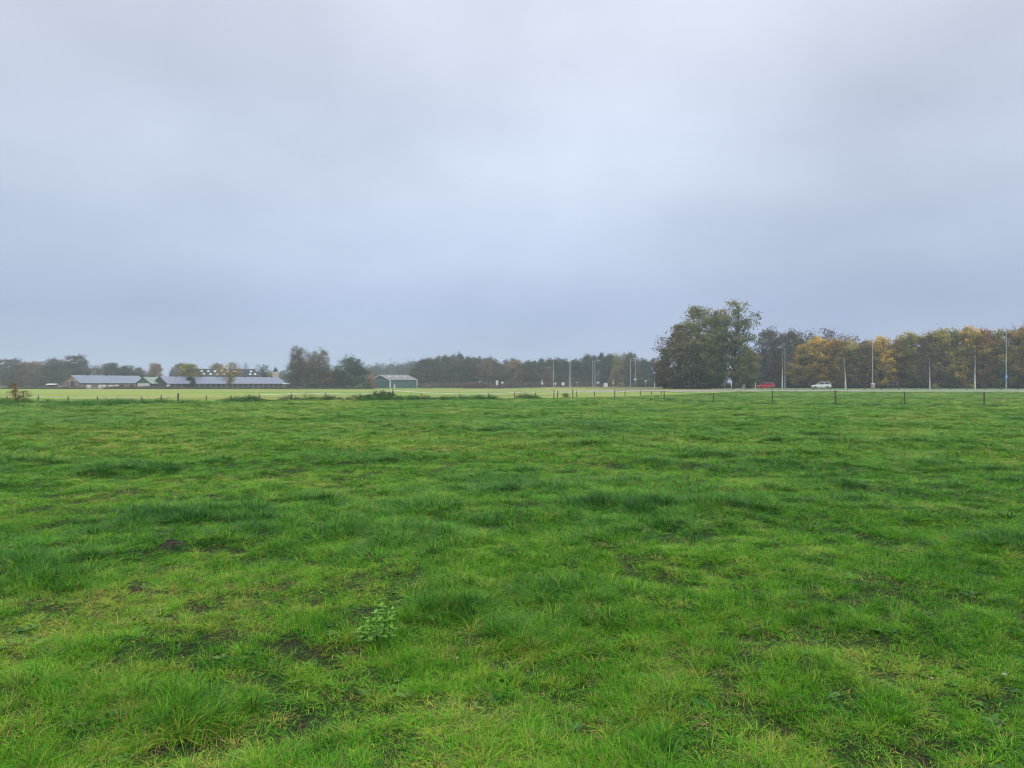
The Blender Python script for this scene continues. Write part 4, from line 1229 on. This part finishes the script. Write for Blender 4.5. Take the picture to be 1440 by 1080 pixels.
lamp(1103.8, 176, 490, (-1,), 'lamp post with arm to the left beside the birch between the two cars')
lamp(1227, 162, 480, (-1, 1), 'double-armed lamp post with a striped bin at its foot')
lamp(1415, 150, 464, (1,), 'tall lamp post carrying a small blue sign near the right edge', 1.3)

def sign(name, label, px, d, yc, kind, size, mat, face=0, hpost=True, two=None):
    x = X(px, d); z0 = gz(x, d); zc = Zp(yc, d) - z0
    root = thing(name, label, 'sign', (x, d, z0), face)
    if hpost:
        b = MB(); b.tube([(0, .06, 0), (0, .06, zc + size * .4)], .045, 8); b.build('post', M['galv'], root)
    def plate(z, s, m, k):
        b = MB()
        if k == 'round':
            b.tube([(0, -.02, z), (0, .01, z)], [s / 2, s / 2], 20)
        elif k == 'diamond':
            b.box((0, 0, z), (s * .7, .03, s * .7), ry=RAD(45))
        else:
            b.box((0, 0, z), (s, .03, s * (1.0 if k == 'square' else .6)))
        p_ = b.build('panel', m, root)
        return p_
    plate(zc, size, mat, kind)
    if two: plate(zc - two[1], two[0], two[2], two[3])
    return root
sign('road_sign', 'pale round road sign, larger one of the two above the small brown bush', 699, 246, 537, 'round', 1.0, M['white'], two=(.8, .75, M['white'], 'round'))
sign('road_sign', 'smaller pale round road sign, right one above the small brown bush', 706.5, 247, 538, 'round', .75, M['white'])
sign('road_sign', 'tiny pale sign sticking out above the wide brown bush', 675, 262, 537.5, 'square', .6, M['white'])
sign('road_sign', 'tiny white sign beside the right corner of the green shed', 600.5, 281, 539.3, 'square', .45, M['white'])
sign('road_sign', 'post with two stacked grey signs left of the lone lamp post', 762.4, 247, 536, 'round', .7, M['sign_back'], two=(.7, .75, M['white'], 'square'))
sign('road_sign', 'small white sign just right of the lone lamp post', 781, 250, 539.5, 'square', .6, M['white'])
b_ = sign('notice_board', 'small white square board beside a dark post near the lone lamp post', 791.8, 240, 539.9, 'square', 1.0, M['white'])
b = MB(); b.box((-.62, .05, .75), (.14, .14, 1.75)); b.build('side_post', M['wood'], b_)
sign('road_sign', 'pale T-shaped sign post between the close lamp pairs', 811.5, 250, 537.8, 'wide', .6, M['sign_back'])
sign('road_sign', 'small pale sign right of the close lamp pair', 841, 250, 538, 'wide', .9, M['white'])
n_ = sign('notice_board', 'big white square board standing low in the grass right of the close lamp pair', 851.8, 236, 541.3, 'square', 1.3, M['white'], hpost=False)
for s in (-.45, .45):
    b = MB(); b.tube([(s, .07, 0), (s, .07, 1.75)], .05, 8); b.build('post', M['wood'], n_)
sign('road_sign', 'yellowish diamond sign under a small round one beside the big white board', 862.3, 246, 535.5, 'round', .5, M['sign_back'], two=(.85, .8, M['yellow_sign'], 'diamond'))
sign('road_sign', 'small white box sign low on the far pale lamp post', 893.3, 258, 533.5, 'wide', 1.0, M['white'])
sign('road_sign', 'small round pale sign between the pale lamp posts and the blue direction sign', 908, 250, 536, 'round', .6, M['white'])
# blue direction sign on a white mast
x = X(920.5, 236); z0 = gz(x, 236)
ds = thing('direction_sign', 'blue direction sign on a white mast at the left edge of the oak clump', 'sign', (x, 236, z0))
b = MB(); b.tube([(0, .08, 0), (0, .08, Zp(514, 236) - z0)], .12, 10); b.build('mast', M['white'], ds)
for (xc, yc, w_, h_) in ((-.25, 518.5, 2.0, 1.25), (.05, 524.8, 1.5, 1.1)):
    zc = Zp(yc, 236) - z0
    b = MB(); b.box((xc, -.06, zc), (w_, .06, h_)); pn = b.build('panel', M['blue'], ds)
    b = MB()
    for k in range(2):
        b.box((xc - .15, -.097, zc + .24 - .48 * k), (w_ * (.62 - .14 * k), .012, .2))
    b.build('lettering', M['white'], pn)
# blue sign on the right-hand lamp post
x = X(1415, 149.7); z0 = gz(x, 149.7)
bs = thing('parking_sign', 'small blue square sign fixed to the tall lamp post near the right edge', 'sign', (x, 149.7, z0))
b = MB(); b.box((0, 0, Zp(530.3, 149.7) - z0), (.66, .03, .98)); pn = b.build('panel', M['blue'], bs)
zc = Zp(530.3, 149.7) - z0
b = MB(); b.box((-.05, -.022, zc), (.12, .012, .6)); b.box((.1, -.022, zc + .18), (.2, .012, .22)); b.build('symbol', M['white'], pn)
b = MB(); b.tube([(0, .0, zc - .35), (0, .18, zc - .35)], .03, 6); b.build('bracket', M['galv'], bs)
# striped bin
x = X(1227.4, 160.5); z0 = gz(x, 160.5)
bn = thing('litter_bin', 'red and pale striped round bin at the foot of the double-armed lamp post', 'bin', (x, 160.5, z0))
M['bin'] = solid('bin_red', (.34, .14, .17), .6, var=.15); M['bin2'] = solid('bin_pale', (.55, .5, .62), .6, var=.1)
b = MB(); b.lathe([(.34, .02), (.40, 1.15)], (0, 0, 0), 16); b.build('body', M['bin'], bn, True)
for z in (.35, .7, 1.05):
    b = MB(); b.lathe([(.405, z - .08), (.415, z + .08)], (0, 0, 0), 16); b.build('band', M['bin2'], bn)
b = MB(); b.lathe([(.43, 1.15), (.43, 1.24), (.2, 1.33)], (0, 0, 0), 16); b.build('lid', M['bin2'], bn)
# green goal frame
x = X(1255.5, 172); z0 = gz(x, 172)
gf = thing('goal_frame', 'green tubular steel frame with crossbars standing before the wood', 'frame', (x, 172, z0))
M['gfp'] = solid('frame_green', (.10, .20, .16), .5, var=.15)
for s in (-1.2, 1.2):
    b = MB(); b.tube([(s, 0, 0), (s, 0, 1.9)], .05, 8); b.build('post', M['gfp'], gf)
for z in (1.0, 1.75):
    b = MB(); b.tube([(-1.15, 0, z), (1.15, 0, z)], .04, 8); b.build('rail', M['gfp'], gf)
# white marker post, cabinet and pale gate posts behind the bare trunk
x = X(1062, 160); z0 = gz(x, 160)
mp_ = thing('marker_post', 'slim white marker post between the oak clump and the red car', 'bollard', (x, 160, z0))
b = MB(); b.tube([(0, 0, 0), (0, 0, 1.3), (0, 0, 1.38)], [.09, .085, .05], 10); b.build('shaft', M['white'], mp_)
b = MB(); b.tube([(0, 0, 1.0), (0, 0, 1.14)], [.093, .093], 10); b.build('reflector', M['red_sign'], mp_)
x = X(1045.5, 166); z0 = gz(x, 166)
cb = thing('utility_cabinet', 'small pale grey utility cabinet right of the bare oak trunk', 'cabinet', (x, 166, z0))
b = MB(); b.box((0, 0, .1), (.72, .42, .2)); b.build('plinth', M['sign_back'], cb)
b = MB(); b.box((0, 0, .56), (.7, .4, .72)); b.build('body', M['stone'], cb)
b = MB(); b.box((0, 0, .95), (.76, .46, .06)); b.build('lid', M['stone'], cb)
b = MB(); b.box((0, -.206, .56), (.03, .012, .6)); b.build('door_seam', M['black'], cb)
sign('road_sign', 'white round sign showing under the oak branches right of the bare trunk', 1041.5, 172, 536.5, 'round', .5, M['white'])
sign('road_sign', 'narrow white upright sign under the oak branches right of the bare trunk', 1038.3, 173, 538.5, 'square', .42, M['white'], two=(.42, .42, M['white'], 'square'))
x = X(1017, 182); z0 = gz(x, 182)
gt = thing('white_gateway', 'white gate frame glimpsed under the oaks left of the bare trunk', 'gate', (x, 182, z0))
for s in (-.33, .33):
    b = MB(); b.box((s, 0, 1.1), (.2, .16, 2.2)); b.build('post', M['white'], gt)
b = MB(); b.box((0, 0, 2.26), (.9, .18, .12)); b.build('lintel', M['white'], gt)

# ------------------------------------------------------------------ fences
def fence(name, label, posts, tape, wires=(), sag=.06, r=.062):
    """posts: (px, d, ytop, lean, radius scale); tape: list of runs (i, j) between posts with the white tape, and its height below the post top"""
    x0, y0 = X(posts[0][0], posts[0][1]), posts[0][1]
    root = thing(name, label, 'fence', (x0, y0, 0))
    tops = []
    for (px, d, yt, lean, k) in posts:
        x = X(px, d); z0 = gz(x, d); zt = Zp(yt, d)
        b = MB(); rr = r * k
        top = (x - x0 + lean * (zt - z0), d - y0 + random.uniform(-.04, .04), zt)
        b.tube([(x - x0, d - y0, z0 - .15), ((x - x0 + top[0]) / 2, (d - y0 + top[1]) / 2, (z0 + zt) / 2), top], [rr * 1.05, rr, rr * .93], 8)
        b.build('post', M['wood'], root)
        tops.append((Vector(top), zt - z0))
    for (drop, m, rad, nm, runs) in tape:
        for (i, j) in runs:
            b = MB()
            pts = []
            for q in range(i, j):
                a, c = tops[q][0], tops[q + 1][0]
                ra, rc = drop * tops[q][1], drop * tops[q + 1][1]
                for s in range(6):
                    t = s / 6; v = a.lerp(c, t); v.z -= ra * (1 - t) + rc * t + sag * 4 * t * (1 - t); v.y -= .07
                    pts.append(v)
            v = tops[j][0].copy(); v.z -= drop * tops[j][1]; v.y -= .07; pts.append(v)
            b.tube(pts, rad, 4); b.build(nm, m, root)
    return root

LP = [(-40, 62, 556.5), (10, 63, 556.5), (54, 63.6, 556), (96, 64.2, 557), (137, 64.8, 557), (199, 66, 557.5), (227, 66.6, 555.8), (250.5, 66, 553), (290, 68, 556.5), (325, 68.5, 556.2), (365, 69.5, 553.6),
      (410, 70.5, 552.3), (457.5, 71.5, 551.5), (507, 72.6, 553), (552, 73.2, 547.5), (647, 75, 553), (687, 76, 552), (724, 77, 550.5), (753, 80, 551.3), (784, 83, 549.8),
      (811, 90, 549.5), (836, 94, 550), (879, 97, 549.6), (900.5, 100, 549.4), (916, 102, 550), (930, 104, 549.8)]
fence('paddock_fence', 'old fence of short dark posts and white tape along the near pasture', [(a, b_, c_, random.uniform(-.05, .05), .9 + .5 * (a in (250.5, 552))) for (a, b_, c_) in LP],
      [(.12, M['tape'], .030, 'tape', [(10, 14), (14, 18)]), (.15, M['tape'], .016, 'rope', [(0, 7), (18, 25)]), (.5, M['wire'], .010, 'wire', [(2, 14), (15, 25)])])
RP = [(779, 74, 548), (805.5, 74, 547), (864.5, 76, 548), (934, 70, 550), (1003, 63.5, 552.5), (1086, 56.5, 549), (1175, 53, 549), (1272.5, 54, 550.5), (1384, 52, 551), (1500, 50, 551)]
fence('wire_fence', 'wire fence of thin dark posts crossing the right half of the pasture', [(a, b_, c_, random.uniform(-.02, .02), 1.25 if a == 1175 else .85) for (a, b_, c_) in RP],
      [(.06, M['wire'], .014, 'wire', [(2, 9)]), (.42, M['wire'], .012, 'wire', [(3, 9)])], sag=.03, r=.055)
# leaning stake
x, d = X(597.5, 71.5), 71.5; z0 = gz(x, d)
b = MB(); b.tube([(0, 0, -.1), (-.42, 0, .70)], [.05, .045], 8); o = b.build('leaning_stake', M['wood']); o.location = (x, d, z0)
tag(o, 'dark loose stake leaning left in the gap of the paddock fence', 'stake')
# low post-and-rail along the path
pr_pts = []
x0 = X(1000, 151)
rl = thing('roadside_rail', 'low grey post and rail barrier along the far side of the pale path', 'fence', (x0, 151, 0))
pts = []
for k in range(22):
    px = 1000 + k * 24; xx = None
    for d in np.arange(140, 165, .5):
        if d - float(path_y(X(px, d))) > 3.0: break
    x = X(px, d); z0 = gz(x, d)
    b = MB(); b.box((x - x0, d - 151, z0 + .12), (.12, .12, .3)); b.build('post', M['wood'], rl)
    pts.append((x - x0, d - 151, z0 + .22))
b = MB(); b.tube(pts, .035, 4); b.build('rail', M['galv'], rl)

# ------------------------------------------------------------------ plants and small things in the pasture
hedge_seed = 40
def bramble(name, label, px, d, w, h, mat, n, leaf, seed, cat='bush'):
    r = np.random.default_rng(seed)
    x0 = X(px, d); C = []; T_ = []
    st = MB()
    for k in range(n):
        u = r.uniform(-1, 1); v = r.uniform(-1, 1)
        H = h * max(.1, (1 - abs(u) ** 1.7)) * (.75 + .4 * r.uniform())
        c = np.array([u * w / 2, v * w * .16, H * r.uniform(.1, 1) ** .7])
        m = 26
        C.append(c + r.normal(0, 1, (m, 3)) * np.array([.16, .14, .10])); T_.append(np.clip(r.uniform(.1, .75) + r.normal(0, .15, m), 0, 1))
        st.tube([(c[0] * .7, c[1] * .5, 0), (c[0] * .9, c[1], c[2] * .8), (c[0] + r.normal(0, .15), c[1], c[2] + r.uniform(0, .25))], [.012, .009, .004], 3, False)
    C = np.concatenate(C); T_ = np.concatenate(T_); C[:, 2] = np.abs(C[:, 2])
    root = thing(name, label, cat, (x0, d, gz(x0, d)))
    V, Fq = leaf_quads(C, leaf, r)
    me = np_mesh('foliage', V, Fq, M[mat], {'tint': np.repeat(T_, 4)})
    o = bpy.data.objects.new('foliage', me); col.objects.link(o); o.parent = root
    st.build('stems', M['twig'], root)
    return root
bramble('bramble_bush', 'dark green bramble mound around the tallest post of the paddock fence', 537, 71.8, 4.6, .85, 'bramble', 110, .055, 1)
bramble('bramble_bush', 'low dark bramble left of the big bramble mound along the fence', 502, 71.6, 2.2, .45, 'bramble', 40, .05, 2)
bramble('bramble_bush', 'small dark bramble by the fence post left of the brown dead stalks', 408, 69.8, 2.0, .35, 'bramble', 30, .05, 3)
bramble('bramble_bush', 'low dark bramble under the white tape right of the leaning stake', 603, 71.2, 1.9, .4, 'bramble', 26, .05, 4)
bramble('bramble_bush', 'dark bramble patch at the fence below the dark clipped conifer', 345, 67.5, 3.2, .45, 'bramble', 50, .05, 5)
bramble('bramble_bush', 'low bramble at the fence below the broad green tree', 465, 70.8, 2.6, .38, 'bramble', 40, .05, 6)
bramble('brown_bush', 'small rusty bush on the fence line below the brown hedge', 736, 79, 1.3, .75, 'oak_brown', 26, .06, 7)
bramble('dead_stalks', 'thin stand of brown dead dock stalks by the fence below the drooping birches', 434, 70, 2.6, .75, 'rust', 20, .03, 8, 'weed')
bramble('brown_bush', 'tiny dark bush on the fence line below the lone lamp post', 796, 82, .9, .5, 'bramble', 14, .05, 9)
pl = plant_tree(SAPLING, 'sapling', 'small sapling with orange-yellow leaves by the fence at the left edge', 'sapling', 22, 62, 536, 25, 'orange')
plant_tree(SAPLING, 'sapling', 'low reddish sapling at the foot of the orange-yellow one', 'sapling', 33, 61.5, 548, 24, 'rust', 1.0)

# nettle-like leafy plant on the near tuft
def nettle(label, px, d, stems, seed):
    r = np.random.default_rng(seed)
    x0 = X(px, d); root = thing('nettle_plant', label, 'plant', (x0, d, gz(x0, d)))
    st = MB(); V = []; Fq = []; T_ = []
    for (sx, sy, h) in stems:
        tip = np.array([sx + r.normal(0, .02), sy, h])
        st.tube([(sx * .6, sy * .6, 0), ((sx * .6 + tip[0]) / 2, sy * .8, h * .5), tip], [.004, .0035, .002], 5)
        n = int(h / .028)
        for k in range(n):
            z = h * (.25 + .75 * k / n); q = z / h
            c = np.array([sx * (.6 + .4 * q), sy * (.6 + .4 * q), z])
            for s in (0, math.pi):
                a = k * 1.57 + s + r.normal(0, .3); L = .046 * (1.15 - .6 * q) * r.uniform(.8, 1.2)
                dd = np.array([math.cos(a), math.sin(a), r.uniform(-.1, .35)]); sd = np.array([-math.sin(a), math.cos(a), 0])
                o = len(V)
                for (t, w, zz) in ((0, .08, 0), (.3, .36, .0), (.65, .28, -.06), (1, .03, -.2)):
                    for sg in (-1, 1): V.append(c + dd * L * t + sd * L * w * sg + np.array([0, 0, zz * L])); T_.append(min(1, max(0, .35 + .5 * q + r.normal(0, .12))))
                for j in range(3): Fq.append((o + 2 * j, o + 2 * j + 1, o + 2 * j + 3, o + 2 * j + 2))
    me = np_mesh('leaves', np.array(V), np.array(Fq), M['nettle'], {'tint': np.array(T_)})
    o = bpy.data.objects.new('leaves', me); col.objects.link(o); o.parent = root
    st.build('stems', M['nettle'], root)
    return root
nettle('bright green leafy nettle growing at the left end of the nearest long tuft', 533, 4.25, [(.02, 0, .31), (.08, .03, .25), (-.07, .0, .20), (-.13, .05, .13), (-.03, .06, .23)], 3)

def molehill(px, py, w, h, label, seed):
    d = EYE * F / (py - 540.0); x = X(px, d); r = np.random.default_rng(seed)
    b = MB(); n = 18
    prof = [(w * .5, -.03), (w * .46, h * .22), (w * .36, h * .55), (w * .22, h * .85), (w * .06, h)]
    b.lathe(prof, (0, 0, 0), n)
    b.v = [(v[0] * (1 + .22 * r.normal()), v[1] * (1 + .22 * r.normal()), v[2] + .14 * h * r.normal()) for v in b.v]
    for k in range(26):
        a = r.uniform(0, 6.28); q = w * .55 * r.uniform(.2, 1) ** .5; s = r.uniform(.01, .03)
        b.box((q * math.cos(a), q * math.sin(a), h * max(0, 1 - q / (w * .5)) * .9 + s * .3), (s, s * r.uniform(.7, 1.2), s * .8), r.uniform(0, 3), r.uniform(0, 1), r.uniform(0, 1), .7)
    o = b.build('molehill', M['soil']); o.location = (x, d, gz(x, d)); tag(o, label, 'molehill')
molehill(242, 776, .21, .06, 'dark molehill at the front of the left-hand dark tuft', 1)
molehill(296, 702, .28, .06, 'small dark molehill alone in the short grass farther off', 2)
molehill(188, 842, .13, .035, 'dark crumbly molehill nearest the picture bottom at left', 3)
def pebble(px, py, s, label, seed):
    d = EYE * F / (py - 540.0); x = X(px, d); r = np.random.default_rng(seed)
    b = MB(); b.lathe([(s * .6, 0), (s, s * .35), (s * .7, s * .7), (s * .15, s * .85)], (0, 0, 0), 9)
    b.v = [(v[0] * (1 + .12 * r.normal()), v[1] * .7 * (1 + .12 * r.normal()), v[2] * (1 + .1 * r.normal())) for v in b.v]
    o = b.build('stone', M['stone'], None, True); o.location = (x, d, gz(x, d) + .025); tag(o, label, 'stone')
pebble(643, 943, .010, 'small white stone in the grass below the nearest long tuft', 1)
pebble(1412, 972, .014, 'pale stone in the grass near the lower right edge', 2)
pebble(1310, 975, .009, 'tiny pale stone left of the other one at lower right', 3)

# ------------------------------------------------------------------ haze, sky, sun, camera
mh, nt, out = new_mat('haze_air')
pv = N(nt, 'ShaderNodeVolumePrincipled')
pv.inputs['Color'].default_value = (.78, .86, 1.0, 1); pv.inputs['Density'].default_value = .0006
pv.inputs['Anisotropy'].default_value = .1
nt.links.new(pv.outputs[0], out.inputs['Volume'])
hz = MB(); hz.box((0, 0, 13.5), (1720, 1720, 31)); ho = hz.build('haze', mh); tag(ho, 'pale damp haze lying over the fields', kind='stuff')

SUN_EL, SUN_AZ = RAD(52), RAD(150)     # azimuth from +Y (ahead), clockwise positive
w = bpy.data.worlds.new('World'); scene.world = w; w.use_nodes = True
nt = w.node_tree; nt.nodes.clear()
wo = N(nt, 'ShaderNodeOutputWorld'); bg = N(nt, 'ShaderNodeBackground')
sky = N(nt, 'ShaderNodeTexSky', sky_type='NISHITA'); sky.sun_disc = False
sky.sun_elevation = SUN_EL; sky.sun_rotation = SUN_AZ
tc = N(nt, 'ShaderNodeTexCoord')
sp = N(nt, 'ShaderNodeSeparateXYZ'); nt.links.new(tc.outputs['Generated'], sp.inputs[0])
STR = .1
def lin(r_, g_, b_):
    f = lambda c: ((c / 255 + .055) / 1.055) ** 2.4 if c > 10 else c / 255 / 12.92
    return (f(r_) / STR / 10, f(g_) / STR / 10, f(b_) / STR / 10)
# overcast luminance: dim and blue low down, brighter towards the zenith (CIE overcast)
gr = ramp(nt, [(.0, lin(162, 178, 208)), (.08, lin(165, 180, 209)), (.18, lin(179, 191, 215)), (.30, lin(193, 203, 222)), (.46, lin(204, 211, 226)), (.7, (1.35, 1.38, 1.42)), (1, (1.9, 1.92, 1.95))], sp.outputs[2])
gr.color_ramp.interpolation = 'EASE'
# cloud base seen in perspective
zc = N(nt, 'ShaderNodeMath', operation='ADD'); zc.inputs[1].default_value = .38; nt.links.new(sp.outputs[2], zc.inputs[0])
dv = N(nt, 'ShaderNodeVectorMath', operation='DIVIDE'); cb_ = N(nt, 'ShaderNodeCombineXYZ')
for k in range(3): nt.links.new(zc.outputs[0], cb_.inputs[k])
nt.links.new(tc.outputs['Generated'], dv.inputs[0]); nt.links.new(cb_.outputs[0], dv.inputs[1])
mpw = N(nt, 'ShaderNodeMapping'); mpw.inputs['Scale'].default_value = (1.7, 1.7, 0.0); mpw.inputs['Location'].default_value = (3.1, 1.7, 0)
nt.links.new(dv.outputs[0], mpw.inputs[0])
cn = noise(nt, 1.0, 5, .45, mpw.outputs[0])
cr_ = ramp(nt, [(.30, (.84, .85, .865)), (.5, (1.0, 1.0, 1.0)), (.70, (1.13, 1.125, 1.11))], cn.outputs['Fac'])
ml = N(nt, 'ShaderNodeMix', data_type='RGBA', blend_type='MULTIPLY'); cf = N(nt, 'ShaderNodeMapRange', interpolation_type='SMOOTHSTEP'); cf.inputs[1].default_value = .02; cf.inputs[2].default_value = .26; cf.inputs[3].default_value = .45
nt.links.new(sp.outputs[2], cf.inputs[0]); nt.links.new(cf.outputs[0], ml.inputs[0])
nt.links.new(gr.outputs[0], ml.inputs[6]); nt.links.new(cr_.outputs[0], ml.inputs[7])
# thinner, brighter part of the cloud deck ahead
sd = Vector((math.sin(RAD(-4)) * math.cos(RAD(24)), math.cos(RAD(-4)) * math.cos(RAD(24)), math.sin(RAD(24))))
dp = N(nt, 'ShaderNodeVectorMath', operation='DOT_PRODUCT'); dp.inputs[1].default_value = sd
nt.links.new(tc.outputs['Generated'], dp.inputs[0])
mr = N(nt, 'ShaderNodeMapRange', interpolation_type='SMOOTHSTEP'); mr.inputs[1].default_value = .86; mr.inputs[2].default_value = 1.0
mr.inputs[3].default_value = 9.5; mr.inputs[4].default_value = 11.0
nt.links.new(dp.outputs['Value'], mr.inputs[0])
sc_ = N(nt, 'ShaderNodeVectorMath', operation='SCALE'); nt.links.new(ml.outputs[2], sc_.inputs[0]); nt.links.new(mr.outputs[0], sc_.inputs['Scale'])
mxs = N(nt, 'ShaderNodeMix', data_type='RGBA'); mxs.inputs[0].default_value = .95
nt.links.new(sky.outputs[0], mxs.inputs[6]); nt.links.new(sc_.outputs[0], mxs.inputs[7])
nt.links.new(mxs.outputs[2], bg.inputs[0]); bg.inputs[1].default_value = STR
nt.links.new(bg.outputs[0], wo.inputs[0])

sl = bpy.data.lights.new('sun', 'SUN'); sl.energy = 1.4; sl.angle = RAD(60); sl.color = (1, .96, .9)
so_ = bpy.data.objects.new('sun', sl); col.objects.link(so_)
sv = Vector((math.sin(SUN_AZ) * math.cos(SUN_EL), math.cos(SUN_AZ) * math.cos(SUN_EL), math.sin(SUN_EL)))
so_.rotation_euler = sv.to_track_quat('Z', 'Y').to_euler()

cam = bpy.data.cameras.new('camera'); co = bpy.data.objects.new('camera', cam); col.objects.link(co)
co.location = (0, 0, EYE); co.rotation_euler = (RAD(90), 0, 0)
cam.sensor_width = 36; cam.lens = 36 * F / 1440; cam.clip_start = .05; cam.clip_end = 6000
scene.camera = co
vs = scene.view_settings
vs.view_transform = 'Standard'; vs.look = 'None'; vs.exposure = .2; vs.gamma = 1; vs.use_curve_mapping = False
scene.cycles.max_bounces = 6; scene.cycles.diffuse_bounces = 3; scene.cycles.transmission_bounces = 3; scene.cycles.volume_bounces = 1
scene.cycles.use_denoising = True; scene.cycles.filter_width = 1.15
